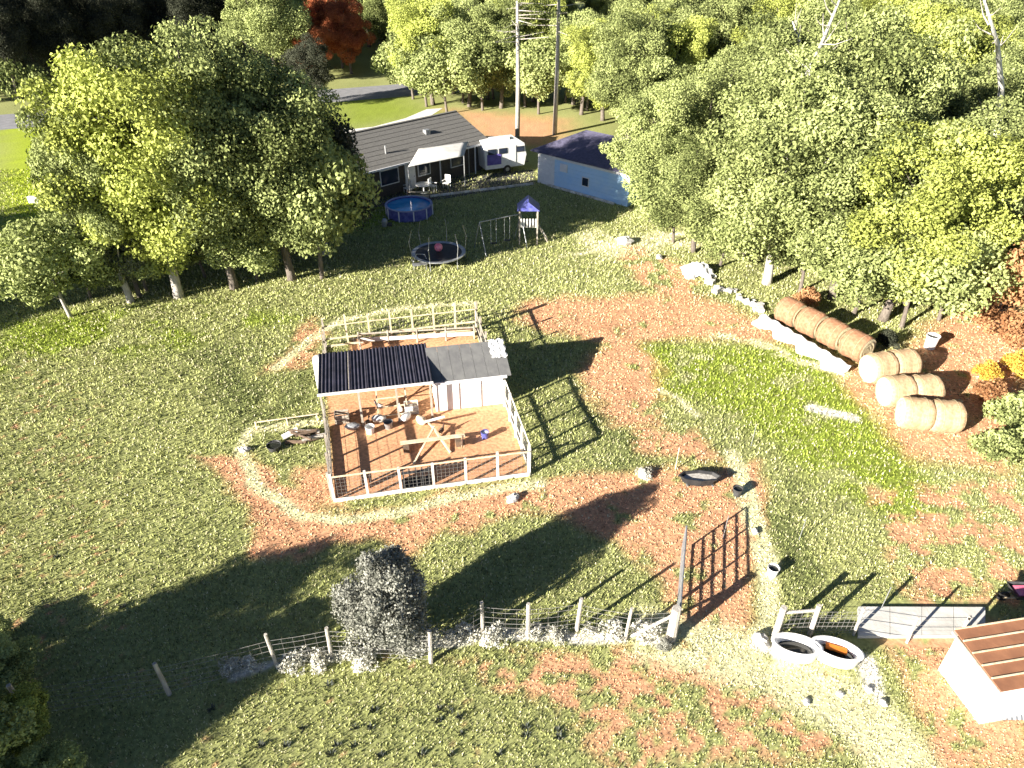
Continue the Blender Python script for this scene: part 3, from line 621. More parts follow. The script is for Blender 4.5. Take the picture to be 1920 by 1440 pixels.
# wheelbarrow at right edge
q = G(1908, 1125); wb = thing('wheelbarrow', q, 'dark wheelbarrow with pink tray contents at the right edge', 'wheelbarrow')
MB().add([q + Vector(v) for v in ((-.25, -.2, .25), (.35, -.2, .25), (.35, .2, .25), (-.25, .2, .25), (-.4, -.32, .55), (.5, -.32, .5), (.5, .32, .5), (-.4, .32, .55))], [(3, 2, 1, 0), (0, 1, 5, 4), (1, 2, 6, 5), (2, 3, 7, 6), (3, 0, 4, 7)]).build('tray', M_steel, wb)
MB().box(q + Vector((.05, 0, .42)), (.6, .42, .12)).build('load', M_pink, wb)
MB().tube([q + Vector((-.55, -.03, .2)), q + Vector((-.55, .03, .2))], .2, 14).build('wheel', M_black, wb)
for s in (-1, 1): MB().beam(q + Vector((-.6, s * .08, .2)), q + Vector((.95, s * .28, .5)), .04, .04).build('handle', M_newwood, wb)
for s in (-1, 1): MB().beam(q + Vector((.3, s * .2, .3)), q + Vector((.3, s * .2, 0)), .03, .03).build('leg', M_steel, wb)

# ------------------------------------------------------------------ troughs and small field things
q = G(1310, 905); tr = thing('feed_trough', q, 'long black rimmed metal trough on the bare ground above the gate', 'trough')
MB().lathe([(0, .03), (.42, .03), (.50, .32), (.56, .34), (.56, .38), (.50, .38), (.42, .12), (0, .12)], q, 8, 1.55, .62, math.radians(-2)).build('trough_shell', M_black, tr, False)
MB().lathe([(0, .26), (.46, .26)], q, 8, 1.5, .60, math.radians(-2)).build('feed', mat('feed', (.5, .48, .44), (.3, .28, .25), 12), tr)
for s in (-1, 1): MB().box(q + Vector((s * .5, 0, .02)), (.06, .5, .06)).build('skid', M_galv, tr)
bucket('water_bucket', G(1381, 928), .19, .36, M_steel, 'dark bucket right of the black trough', M_water)
bucket('water_bucket', G(1447, 1078), .19, .38, M_white, 'white bucket with dark water on the pale path above the tubs', M_water)
def rock(x_, y_, s, label, m=M_stone):
    p = G(x_, y_); o = MB().blob((0, 0, s * .35), (s, s * .75, s * .5), int(x_), .22, 9, 6).build('rock', m, None, False, off=Vector((0, 0, 0))); o.location = p; o.rotation_euler = (0, 0, x_); tag(o, label, 'rock')
rock(962, 938, .28, 'white rock in the grass below the run fence'); rock(459, 846, .24, 'pale rock at the bend of the worn path left of the run')
rock(1415, 999, .17, 'small white rock on the pale path above the bucket'); rock(1172, 457, .6, 'white boulder at the near edge of the garden shade')
rock(1205, 893, .3, 'grey rock at the tip of the tree shadow', M_stone)
for k, (x_, y_) in enumerate([(1512, 1318), (1628, 1295), (1574, 1303), (1655, 1320), (1236, 485), (1425, 1205)]):
    rock(x_, y_, .13 if k < 4 else .3, ['small pale stone left on the trodden path below the bathtubs', 'small pale stone below the right end of the tubs', 'small pale stone just below the right bathtub', 'small pale stone nearest the white shed', 'white stone by the tree edge above the brown patch', 'pale stone left of the bathtubs'][k])
for k, (x_, y_, l_) in enumerate([(1408, 836, 'thin post above the open field shadow line'), (1498, 1012, 'thin post standing alone in the grass right of the path'), (1266, 880, 'thin pale stake beside the black trough'), (1355, 1010, 'thin stake above the gate shadow'), (1650, 1145, 'thin post behind the concrete slab')]):
    p = G(x_, y_); o = MB().tube([p - Vector((0, 0, .1)), p + Vector((.02, 0, 1.15))], .014 if k != 2 else .02, 6).build('stake', M_galv if k != 2 else M_newwood); tag(o, l_, 'stake')

# ------------------------------------------------------------------ round bales
def make_bale():
    t = thing('round_bale', (0, 0, 0), 'x', 'hay bale', 'round hay bales at the wood edge'); R = .74; Lh = .60; n = 28; mb = MB(); rows = 13
    rr = random.Random(5); prof = [(R * .9 if abs(i - 6) == 6 else R) * (1 + .008 * math.sin(i * 2.4) + rr.uniform(-.014, .014)) for i in range(rows)]
    for i_ in range(rows):
        x = -Lh + 2 * Lh * i_ / (rows - 1)
        for k in range(n): a = 2 * PI * k / n; q = prof[i_] * (1 - .06 * max(0, -math.sin(a)) ** 4) * (1 + .012 * math.sin(k * 3.1 + i_) + rr.uniform(-.022, .022)); mb.v.append((x, q * math.cos(a), .70 + q * math.sin(a)))
    for i_ in range(rows - 1):
        for k in range(n): mb.f.append((i_ * n + k, i_ * n + (k + 1) % n, (i_ + 1) * n + (k + 1) % n, (i_ + 1) * n + k))
    mb.build('bale_body', M_hay, t, True, off=Vector((0, 0, 0)))
    for s in (-1, 1):
        mb = MB(); x = s * (Lh - .003); rings = 7
        for r_ in range(rings + 1):
            for k in range(n): a = 2 * PI * k / n; q = R * .9 * r_ / rings + .0001; mb.v.append((x + s * .03 * (r_ % 2) * (r_ < rings), q * math.cos(a), .70 + q * math.sin(a)))
        for r_ in range(rings):
            for k in range(n): mb.f.append((r_ * n + k, r_ * n + (k + 1) % n, (r_ + 1) * n + (k + 1) % n, (r_ + 1) * n + k))
        mb.build('bale_end', M_hayend, t, False, off=Vector((0, 0, 0)))
    for xx in (-.36, .30):
        mb = MB()
        pts_ = [(xx, .765 * math.cos(a), .70 + .765 * math.sin(a)) for a in np.linspace(-.9, PI + .9, 22)]
        mb.tube(pts_, .007, 4, False); mb.build('twine', M_hayend, t, off=Vector((0, 0, 0)))
    return t
bale0 = make_bale(); first = True
def place_bale(p, rz, label, sc=1.0, mats=None):
    global first
    if first and not mats: o = bale0; o['label'] = label; o.location = p; o.rotation_euler = (0, 0, rz); first = False
    else: o = copy_thing(bale0, p, rz, label, None, mats)
    o.scale = (sc, sc, sc)
ra_, rb_ = G(1478, 606), G(1600, 670); dv = rb_ - ra_; rzA = math.atan2(dv.y, dv.x)
nm = ['farthest hay bale of the long row under the trees', 'second bale from the far end of the long hay row', 'third bale from the far end of the long hay row', 'near end bale of the long hay row']
nA = 4
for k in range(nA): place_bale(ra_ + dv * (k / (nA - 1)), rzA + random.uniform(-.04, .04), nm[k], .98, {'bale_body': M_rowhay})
def row(x0, y0, x1, y1, n, labels, sc=1.0):
    a_, b_ = G(x0, y0), G(x1, y1); d_ = b_ - a_; rz = math.atan2(d_.y, d_.x)
    for k in range(n): place_bale(a_ + d_.normalized() * 1.24 * sc * k, rz + random.uniform(-.05, .05), labels[k], sc)
row(1640, 712, 1715, 702, 2, ['left bale of the farthest pair in the bale cluster', 'right bale of the farthest pair in the bale cluster'])
row(1672, 757, 1766, 755, 2, ['left bale of the middle pair in the bale cluster', 'right bale of the middle pair in the bale cluster'], 1.0)
row(1706, 799, 1790, 807, 2, ['left end bale of the nearest pair in the bale cluster', 'right end bale of the nearest pair in the bale cluster'], .98)
# white sheet added to show the long row's sunlit flank and pale straw
ap, bp2 = G(1425, 600), G(1590, 700); mb = MB(); n = 26; dd = (bp2 - ap); nn = Vector((dd.y, -dd.x, 0)).normalized()
if nn.y > 0: nn = -nn
for k in range(n + 1):
    for j_ in range(6):
        w = (j_ / 5) * (.75 + .25 * math.sin(k * .9)); mb.v.append(tuple(ap + dd * (k / n) + nn * (w - .1) + Vector((0, 0, .05 + .05 * math.sin(k * 1.7 + j_ * 2.2) + (.35 * (1 - j_ / 5) ** 2)))))
mb.f = [(k * 6 + j_, (k + 1) * 6 + j_, (k + 1) * 6 + j_ + 1, k * 6 + j_ + 1) for k in range(n) for j_ in range(5)]
o = mb.build('lit_flank_sheet', M_white, None, True); o.modifiers.new('s', 'SOLIDIFY').thickness = .01; tag(o, 'white sheet added for the sunlit flank and pale straw of the long hay row', 'white sheet')
bucket('plastic_drum', G(1742, 652), .32, .75, M_white, 'white drum standing beyond the bale cluster', M_black, cat='drum')
# rubble
rb = thing('rubble_pile', G(1350, 545), 'line of broken white blocks below the pale tree trunk', 'rubble')
for k in range(34):
    t_ = k / 33; x_ = 1295 + 125 * t_ + random.uniform(-16, 16); y_ = 505 + 75 * t_ + random.uniform(-10, 10); s = random.uniform(.16, .42)
    MB().box(G(x_, y_) + Vector((0, 0, s * .3)), (s * 1.3, s, s * .7), random.uniform(0, 3), M=Matrix.Rotation(random.uniform(0, 3), 3, 'Z') @ Matrix.Rotation(random.uniform(-.3, .3), 3, 'X')).build('block', M_stone, rb)
q = G(1308, 512); mb = MB(); n = 10
for a_ in range(n):
    for b_ in range(n): x_, y_ = a_ / (n - 1) - .5, b_ / (n - 1) - .5; mb.v.append(tuple(q + Vector((x_ * 2.0, y_ * 1.6, .05 + .65 * max(0, 1 - 3.4 * (x_ * x_ + y_ * y_)) + .08 * math.sin(a_ * 2.1 + b_ * 1.3)))))
mb.f = [(a_ * n + b_, (a_ + 1) * n + b_, (a_ + 1) * n + b_ + 1, a_ * n + b_ + 1) for a_ in range(n - 1) for b_ in range(n - 1)]
o = mb.build('covered_heap', M_white, None, False); tag(o, 'white tarp over a small heap at the tree edge', 'tarp')

# ------------------------------------------------------------------ house
HR = G(905, 318); HL = G(640, 392); he = (HR - HL).normalized(); hn_ = Vector((-he.y, he.x, 0)); HLEN = (HR - HL).length + 5.0; HW = 8.2
H0 = HR - he * HLEN
def HP(a, b, z): return H0 + he * a + hn_ * b + Vector((0, 0, z))
house = thing('ranch_house', H0, 'low ranch house with a long grey shingle roof and dark walls', 'house')
EZ = 2.5; RZ = 4.1
MB().beam(HP(0, .1, EZ / 2), HP(HLEN, .1, EZ / 2), .2, EZ).build('front_wall', M_brick, house); MB().beam(HP(0, HW - .1, EZ / 2), HP(HLEN, HW - .1, EZ / 2), .2, EZ).build('rear_wall', M_brick, house)
for a in (0.1, HLEN - .1):
    vs = [HP(a, .2, 0), HP(a, HW - .2, 0), HP(a, HW - .2, EZ), HP(a, HW / 2, RZ - .12), HP(a, .2, EZ)]; vs += [v + he * .15 for v in vs]
    MB().add(vs, [(0, 1, 2, 3, 4), (9, 8, 7, 6, 5)] + [(k, k + 5, (k + 1) % 5 + 5, (k + 1) % 5) for k in range(5)]).build('gable_wall', M_brick, house)
for s in (0, 1):
    b0 = -.55 if s == 0 else HW + .55
    for c in range(9):    # shingle courses lapped over each other
        t0, t1 = c / 9, (c + 1) / 9 + .01; bb0 = b0 + (HW / 2 - b0) * t0; bb1 = b0 + (HW / 2 - b0) * t1; z0 = EZ - .15 + (RZ - EZ + .15) * t0 + .03; z1 = EZ - .15 + (RZ - EZ + .15) * t1
        vs = [HP(-.5, bb0, z0), HP(HLEN + .6, bb0, z0), HP(HLEN + .6, bb1, z1), HP(-.5, bb1, z1)]; vs += [v + Vector((0, 0, .05)) for v in vs]
        MB().add(vs, [(3, 2, 1, 0), (4, 5, 6, 7), (0, 1, 5, 4), (1, 2, 6, 5), (2, 3, 7, 6), (3, 0, 4, 7)]).build('roof_course', M_shingle, house)
MB().beam(HP(-.5, HW / 2, RZ + .07), HP(HLEN + .6, HW / 2, RZ + .07), .3, .06).build('ridge_cap', M_shingle, house)
MB().beam(HP(-.5, -.6, EZ - .10), HP(HLEN + .6, -.6, EZ - .10), .08, .14).build('gutter', M_trim, house)
MB().tube([HP(HLEN - 9.2, 1.0, 2.9), HP(HLEN - 9.2, 1.0, 3.6)], .07, 8).build('vent_pipe', M_galv, house)
MB().box(HP(HLEN - 4.2, 2.2, 3.5), (.45, .45, .5), math.atan2(he.y, he.x)).build('chimney', M_galv, house)
for a, w_ in ((3, 1.4), (6.5, 1.0), (9.6, 1.6), (13, 1.1), (16.5, 1.3)):
    wdw = MB().beam(HP(a - w_ / 2 - .08, -.03, 1.5), HP(a + w_ / 2 + .08, -.03, 1.5), .06, 1.25).build('window', M_trim, house)
    MB().beam(HP(a - w_ / 2, -.07, 1.5), HP(a + w_ / 2, -.07, 1.5), .03, 1.08).build('pane', M_glass, wdw, off=house.location)
dr = MB().beam(HP(11.6 - .5, -.03, 1.05), HP(11.6 + .5, -.03, 1.05), .07, 2.1).build('door', M_trim, house)
MB().box(HP(11.95, -.09, 1.05), (.06, .06, .06)).build('handle', M_steel, dr, off=house.location)
for a in (HLEN - 1.2, HLEN - 5): MB().beam(HP(a, -.45, 0), HP(a, -.45, EZ - .2), .1, .1).build('porch_post', M_trim, house)
# shade sail
ss_ = [G(782, 352), G(868, 348), G(875, 326), G(800, 335)]
top = [Vector((p.x, p.y, z)) for p, z in zip((G(770, 372), G(872, 352), G(880, 330), G(790, 345)), (2.5, 2.6, 2.9, 2.9))]
sail = thing('shade_sail', top[0], 'off-white shade canopy stretched on slim poles by the house', 'canopy'); mb = MB(); n = 9
for a_ in range(n):
    for b_ in range(n):
        u, v = a_ / (n - 1), b_ / (n - 1); p = (top[0] * (1 - u) + top[1] * u) * (1 - v) + (top[3] * (1 - u) + top[2] * u) * v; q = 4 * u * (1 - u) * v * (1 - v); mb.v.append(tuple(p + Vector((0, 0, .7 * q))))
mb.f = [(a_ * n + b_, (a_ + 1) * n + b_, (a_ + 1) * n + b_ + 1, a_ * n + b_ + 1) for a_ in range(n - 1) for b_ in range(n - 1)]
o = mb.build('canopy', M_canvas, sail, True); o.modifiers.new('s', 'SOLIDIFY').thickness = .015
for p in top: MB().tube([Vector((p.x, p.y, 0)), p], .04, 8).build('pole', M_galv, sail)
# patio furniture
def chair(p, rz, label):
    t = thing('patio_chair', p, label, 'chair', 'white patio chairs', rz); Z = Vector((0, 0, 0))
    MB().box((0, 0, .42), (.52, .5, .05)).build('seat', M_white, t, off=Z); MB().box((0, .25, .72), (.5, .05, .6)).build('backrest', M_white, t, off=Z)
    for sx in (-.22, .22):
        MB().box((sx * 1.15, 0, .62), (.05, .5, .04)).build('armrest', M_white, t, off=Z)
        for sy in (-.21, .21): MB().beam((sx, sy, 0), (sx, sy, .42), .04, .04).build('leg', M_white, t, off=Z)
for x_, y_, l_ in ((668, 378, 'white patio chair left of the pool by the house wall'), (690, 372, 'second white patio chair from the left by the house'), (765, 362, 'white patio chair nearest the pool steps'), (812, 358, 'white patio chair under the shade canopy'), (838, 352, 'white patio chair at the right side under the canopy')):
    chair(G(x_, y_), random.uniform(0, 6), l_)
q = G(795, 362); tb = thing('patio_table', q, 'round white patio table beside the canopy', 'table')
MB().lathe([(0, .70), (.65, .70), (.65, .74), (0, .74)], q, 20).build('table_top', M_white, tb); MB().tube([q, q + Vector((0, 0, .7))], .05, 8).build('leg', M_white, tb); MB().lathe([(0, .0), (.3, .0), (.3, .04), (0, .05)], q, 14).build('base', M_white, tb)
q = G(768, 345); um = thing('parasol', q, 'closed pale parasol standing against the dark house wall', 'parasol')
MB().tube([q, q + Vector((0, 0, 2.6))], .03, 8).build('pole', M_trim, um); MB().lathe([(.02, 2.6), (.1, 2.3), (.17, 1.4), (.12, 1.2), (0, 1.2)], q, 10).build('canopy', M_canvas, um)
# pool
q = G(768, 402); pool = thing('above_ground_pool', q, 'round blue above-ground pool on the shaded lawn', 'pool')
MB().lathe([(1.66, 0), (1.7, .06), (1.7, .80), (1.64, .80), (1.62, .06)], q, 40).build('pool_wall', M_poolwall, pool, False)
MB().lathe([(0, .70), (1.63, .70)], q, 40).build('water', M_blue, pool)
MB().lathe([(1.60, .80), (1.76, .80), (1.76, .85), (1.60, .85), (1.60, .80)], q, 40).build('rim', mat('pool_rim', (.35, .38, .55), (.25, .27, .4), 4), pool)
for k in range(10): a = 2 * PI * k / 10; MB().beam(q + Vector((1.75 * math.cos(a), 1.75 * math.sin(a), 0)), q + Vector((1.75 * math.cos(a), 1.75 * math.sin(a), .8)), .08, .05).build('strut', M_trim, pool)
q = G(722, 424); pm = thing('pool_pump', q, 'small grey pool pump left of the pool', 'pump'); MB().lathe([(0, 0), (.22, 0), (.22, .4), (.14, .55), (0, .55)], q, 14).build('pump_body', M_galv, pm); MB().box(q + Vector((.3, 0, .12)), (.4, .25, .22)).build('motor', M_steel, pm); MB().tube([q + Vector((.1, 0, .4)), q + Vector((.5, .6, .3))], .03, 6).build('hose', M_black, pm)
q = G(785, 376); st = thing('pool_deck', q, 'small orange brown wooden step behind the pool', 'steps')
for k in range(3):
    for j_ in range(3): MB().box(q + Vector((0, .25 * k + .08 * j_ - .2, .15 + .2 * k)), (1.9 if 0 else 1.7, .07, .06)).build('tread', M_newwood if k else M_rust, st)
for s in (-1, 1): MB().beam(q + Vector((s * .86, -.3, .02)), q + Vector((s * .86, .5, .6)), .05, .2).build('stringer', M_darkwood, st)
# low timber edging round the shaded yard
for a_, b_, l_ in (((790, 372), (1000, 346), 'pale timber edging between patio and shaded yard'), ((1025, 348), (1152, 384), 'pale timber edging along the foot of the white outbuilding')):
    t = thing('timber_edging', G(*a_), l_, 'edging'); A_, B_ = G(*a_), G(*b_)
    for k in range(4): MB().beam(A_.lerp(B_, k / 4 + .003) + Vector((0, 0, .08)), A_.lerp(B_, (k + 1) / 4 - .003) + Vector((0, 0, .08)), .14, .18).build('sleeper', M_whiteboard, t)
# ------------------------------------------------------------------ garage
K0, K1 = G(1008, 342), G(1146, 380); ke = (K1 - K0).normalized(); kn = Vector((-ke.y, ke.x, 0)); KL = (K1 - K0).length + 1.5; KW = 6.4
gar = thing('outbuilding', K0, 'pale white outbuilding with a blue-grey hipped roof', 'outbuilding')
def KP(a, b, z): return K0 + ke * a + kn * b + Vector((0, 0, z))
KH = 2.7
for k in range(9):
    for a0, a1, m_ in ((0, 1.75, M_trim), (1.755, KL, M_siding)): MB().beam(KP(a0, .06, KH * (k + .5) / 9), KP(a1, .06, KH * (k + .5) / 9), .12 + .012 * (k % 2), KH / 9 - .012).build('siding_board', m_, gar)  # left boards white as sunlit, the rest tinted blue as shaded
for k in range(9):
    MB().beam(KP(.06, .14, KH * (k + .5) / 9), KP(.06, KW, KH * (k + .5) / 9), .12 + .012 * (k % 2), KH / 9 - .012).build('siding_board', M_trim, gar)
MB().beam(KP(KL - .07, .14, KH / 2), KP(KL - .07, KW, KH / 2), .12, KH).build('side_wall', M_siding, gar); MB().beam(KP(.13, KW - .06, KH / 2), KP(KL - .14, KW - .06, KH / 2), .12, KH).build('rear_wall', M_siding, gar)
c1_, c2_ = [-.45, KL + .45], [-.45, KW + .45]; e = [KP(c1_[0], c2_[0], KH), KP(c1_[1], c2_[0], KH), KP(c1_[1], c2_[1], KH), KP(c1_[0], c2_[1], KH)]; r_1, r_2 = KP(2.4, KW / 2, KH + 1.35), KP(KL - 2.4, KW / 2, KH + 1.35)
for pts_ in ((e[0], e[1], r_2, r_1), (e[2], e[3], r_1, r_2), (e[3], e[0], r_1), (e[1], e[2], r_2)):
    v_ = [p + Vector((0, 0, .02)) for p in pts_]; n = len(v_); MB().add(v_ + [p - Vector((0, 0, .10)) for p in v_], [tuple(range(n)), tuple(range(2 * n - 1, n - 1, -1))] + [(k, k + n, (k + 1) % n + n, (k + 1) % n) for k in range(n)]).build('roof_slope', M_gshingle, gar)
for a, zz, w_, h_ in ((4.9, 1.1, .55, .6), (2.7, 1.75, .6, .5)):
    wdw = MB().beam(KP(a - w_ / 2 - .07, -.03, zz), KP(a + w_ / 2 + .07, -.03, zz), .05, h_ + .14).build('window', M_trim, gar)
    MB().beam(KP(a - w_ / 2, -.07, zz), KP(a + w_ / 2, -.07, zz), .03, h_).build('pane', M_glass if a > 3 else M_trim, wdw, off=gar.location)
MB().beam(KP(.4, -.06, KH - .25), KP(KL, -.06, KH - .25), .05, .3).build('eave_board', M_trim, gar)
# camper behind the house
q = G(940, 318); cz = math.atan2(he.y, he.x) - .35; camp = thing('camper_trailer', q, 'white camper trailer with purple graphics between house and outbuilding', 'camper'); CM = Matrix.Rotation(cz, 3, 'Z')
def CP(x, y, z): return q + CM @ Vector((x, y, z))
prof = [(-1.9, .5), (1.7, .5), (1.9, 1.4), (1.7, 2.4), (1.4, 2.6), (-1.8, 2.6), (-2.0, 2.2)]
vs = [CP(x, -1.1, z) for x, z in prof] + [CP(x, 1.1, z) for x, z in prof]; n = len(prof)
MB().add(vs, [tuple(range(n)), tuple(range(2 * n - 1, n - 1, -1))] + [(k, k + n, (k + 1) % n + n, (k + 1) % n) for k in range(n)]).build('body', M_white, camp)
MB().box(CP(-1.1, -1.115, 1.3), (1.3, .02, .9), cz).build('graphic', M_purple, camp)
for x in (-1.3, -.3, 1.3): w_ = MB().box(CP(x, -1.13, 1.95), (.75, .03, .45), cz).build('window', M_steel, camp); MB().box(CP(x, -1.15, 1.95), (.65, .02, .36), cz).build('pane', M_glass, w_, off=camp.location)
d_ = MB().box(CP(.6, -1.125, 1.45), (.6, .03, 1.7), cz).build('door', M_trim, camp)
for s in (-1, 1): 
    w_ = MB().tube([CP(.1, s * 1.0, .35), CP(.1, s * 1.15, .35)], .35, 18).build('wheel', M_black, camp); MB().tube([CP(.1, s * 1.14, .35), CP(.1, s * 1.17, .35)], .17, 12).build('rim', M_galv, w_, off=camp.location)
MB().beam(CP(1.72, 0, .5), CP(2.6, 0, .45), .1, .1).build('drawbar', M_steel, camp); MB().box(CP(.3, 0, 2.7), (.7, .7, .2), cz).build('roof_vent', M_trim, camp)

# ------------------------------------------------------------------ garden play things
q = G(822, 497); tm = thing('trampoline', q, 'round trampoline with bent net poles in the shaded garden', 'trampoline'); TR = 1.75
MB().lathe([(0, .62), (TR - .25, .62)], q + Vector((0, .6, 0)), 28).build('mat', M_black, tm)
MB().lathe([(TR - .25, .63), (TR, .66), (TR, .60), (TR - .25, .60)], q + Vector((0, .6, 0)), 28).build('rim_pad', M_galv, tm)
for k in range(6):
    a = 2 * PI * k / 6 + .3; c = q + Vector((TR * math.cos(a), .6 + TR * math.sin(a), 0))
    MB().tube([c, c + Vector((0, 0, .62))], .03, 6).build('leg', M_galv, tm)
    o_ = Vector((math.cos(a), math.sin(a), 0)); MB().tube([c + Vector((0, 0, .64)), c + o_ * .12 + Vector((0, 0, 1.5)), c - o_ * .1 + Vector((0, 0, 2.3))], .022, 6).build('net_pole', M_galv, tm)
qb = G(824, 480, .85); b = MB().blob((0, 0, 0), .27, 1, 0, 14, 10).build('ball', M_pink, None, True, off=Vector((0, 0, 0))); b.location = (q.x, q.y + .7, .66 + .27); tag(b, 'pink ball resting on the trampoline', 'ball')
A_, B_ = G(912, 482), G(975, 468); swg = thing('swing_set', A_, 'metal A-frame swing set in the shaded garden', 'swing'); zt = 2.1
d_ = (B_ - A_).normalized(); n_ = Vector((-d_.y, d_.x, 0)); A2, B2 = A_ + n_ * .9, B_ + n_ * .9; B2x = A2 + d_ * 3.1
MB().tube([A2 + Vector((0, 0, zt)), B2x + Vector((0, 0, zt))], .04, 8).build('top_bar', M_galv, swg)
for E_ in (A2, B2x):
    for s in (-1, 1): MB().tube([E_ + Vector((0, 0, zt)), E_ + n_ * s * .9], .035, 7).build('leg', M_galv, swg)
for k in (.33, .66):
    c = A2.lerp(B2x, k); s_ = MB().box(c + Vector((0, 0, .45)), (.45, .18, .04)).build('seat', M_black, swg)
    for s in (-1, 1): MB().tube([c + d_ * .2 * s + Vector((0, 0, .45)), c + d_ * .2 * s + Vector((0, 0, zt))], .012, 5).build('rope', M_white, swg)
q = G(990, 452); ps = thing('playset', q, 'wooden playset tower with ladder and white panel in the garden', 'playset')
for sx in (-.6, .6):
    for sy in (-.6, .6): MB().beam(q + Vector((sx, sy, 0)), q + Vector((sx, sy, 2.5)), .09, .09).build('post', M_wood, ps)
for k in range(7): MB().box(q + Vector((0, -.55 + k * .183, 1.25)), (1.25, .17, .04)).build('deck_board', M_wood, ps)
for k in range(6): MB().box(q + Vector((-.5 + k * .2, -.66, 1.55)), (.1, .03, .6)).build('slat', M_whiteboard, ps)
MB().add([q + Vector(v) for v in ((-.75, -.75, 2.4), (.75, -.75, 2.4), (.75, .75, 2.4), (-.75, .75, 2.4), (0, -.75, 3.0), (0, .75, 3.0))], [(0, 4, 5, 3), (1, 2, 5, 4), (0, 1, 4), (2, 3, 5)]).build('roof', M_poolwall, ps)
for s in (-.25, .25): MB().beam(q + Vector((.85 + .5, s, 0)), q + Vector((.66, s, 1.25)), .05, .07).build('ladder_rail', M_wood, ps)
for k in range(4): MB().beam(q + Vector((1.22 - k * .14, -.25, .3 + k * .26)), q + Vector((1.22 - k * .14, .25, .3 + k * .26)), .04, .04).build('rung', M_whiteboard, ps)
q = G(788, 506); g_ = thing('garden_bench', q, 'grey curved garden seat left of the trampoline', 'seat')
MB().box(q + Vector((0, 0, .4)), (.9, .4, .06), .3).build('seat', M_galv, g_); MB().tube([q + Vector((-.45, .2, .4)), q + Vector((-.2, .3, .95)), q + Vector((.3, .35, .9)), q + Vector((.45, .3, .4))], .03, 6).build('backrest', M_galv, g_)
for sx in (-.4, .4): MB().beam(q + Vector((sx, 0, 0)), q + Vector((sx, 0, .4)), .05, .05).build('leg', M_galv, g_)
q = G(80, 380); o = thing('yard_sign', q, 'small white and pink board leaning in the lime lawn', 'board'); MB().box(q + Vector((0, 0, .25)), (2.0, .25, .5)).build('board', M_white, o); MB().box(q + Vector((.6, -.14, .27)), (.8, .03, .4)).build('pink_panel', M_pink, o); MB().beam(q + Vector((.3, 0, .1)), q + Vector((1.5, .5, 1.2)), .06, .06).build('prop', M_steel, o)

# ------------------------------------------------------------------ trees
TREE_Z = Vector((0, 0, 0))
def crown_mesh(name, m, seed, R, zc, nl, nleaf, ls, lobe=(.26, .42), shape=1.0, hang=0.0, cone=False, egg=0.0):
    r = np.random.default_rng(seed)
    d = r.normal(size=(nl, 3)); d /= np.linalg.norm(d, axis=1)[:, None]; rad = r.uniform(.15, 1, nl) ** .45 * .74
    C = d * rad[:, None] * np.array(R); 
    if cone:
        t = r.uniform(0, 1, nl) ** 1.3; a = r.uniform(0, 2 * PI, nl); C = np.stack([np.cos(a) * R[0] * (1 - t) * .75, np.sin(a) * R[1] * (1 - t) * .75, (t * 2 - 1) * R[2] * .9], 1)
    rag = 1 + .28 * np.sin(d[:, 0] * 5 + seed) * np.cos(d[:, 1] * 4 + seed * 2) + .16 * np.sin(d[:, 2] * 7 + seed)
    if not cone: C = C * rag[:, None]
    LR = r.uniform(*lobe, nl) * min(R[0], R[1]) * (1 if not cone else (1.15 - .6 * t))
    if egg:
        tt = (C[:, 2] / R[2]).clip(-1, 1); f_ = 1 - egg * (tt + .25); C[:, 0] *= f_; C[:, 1] *= f_; LR = LR * (1 - egg * .8 * (tt + .2))
    w = LR ** 2; idx = r.choice(nl, nleaf, p=w / w.sum())
    dd = r.normal(size=(nleaf, 3)); dd /= np.linalg.norm(dd, axis=1)[:, None]
    out = C[idx] / (np.linalg.norm(C[idx], axis=1)[:, None] + .3); dd = dd + out * .45; dd[:, 2] += .15; dd /= np.linalg.norm(dd, axis=1)[:, None]
    rr = LR[idx] * (1 - np.abs(r.normal(0, .22, nleaf))).clip(.1, 1.2) * r.uniform(.85, 1.15, nleaf)
    P_ = C[idx] + dd * rr[:, None] * np.array([1, 1, .8]); P_[:, 2] -= hang * r.uniform(0, 1, nleaf) * (np.hypot(P_[:, 0], P_[:, 1]) / R[0]) ** 2
    P_[:, 2] += zc
    nrm = dd * .9 + r.normal(size=(nleaf, 3)) * .75; nrm[:, 2] += .2; nrm /= np.linalg.norm(nrm, axis=1)[:, None]
    ref = r.normal(size=(nleaf, 3)); u = np.cross(nrm, ref); u /= np.linalg.norm(u, axis=1)[:, None]; v = np.cross(nrm, u)
    s = ls * r.uniform(.6, 1.35, nleaf)[:, None]
    V_ = np.stack([P_ - u * s, P_ - v * s * .62 + nrm * s * .18, P_ + u * s, P_ + v * s * .62 + nrm * s * .18], 1).reshape(-1, 3)
    lobeb = r.uniform(0, .6, nl)[idx] + r.uniform(-.1, .5, nleaf); cl = np.repeat(np.stack([lobeb] * 3, 1), 4, 0)
    return fast_mesh(name, V_, np.arange(4 * nleaf).reshape(-1, 4), m, cl), C + np.array([0, 0, zc])
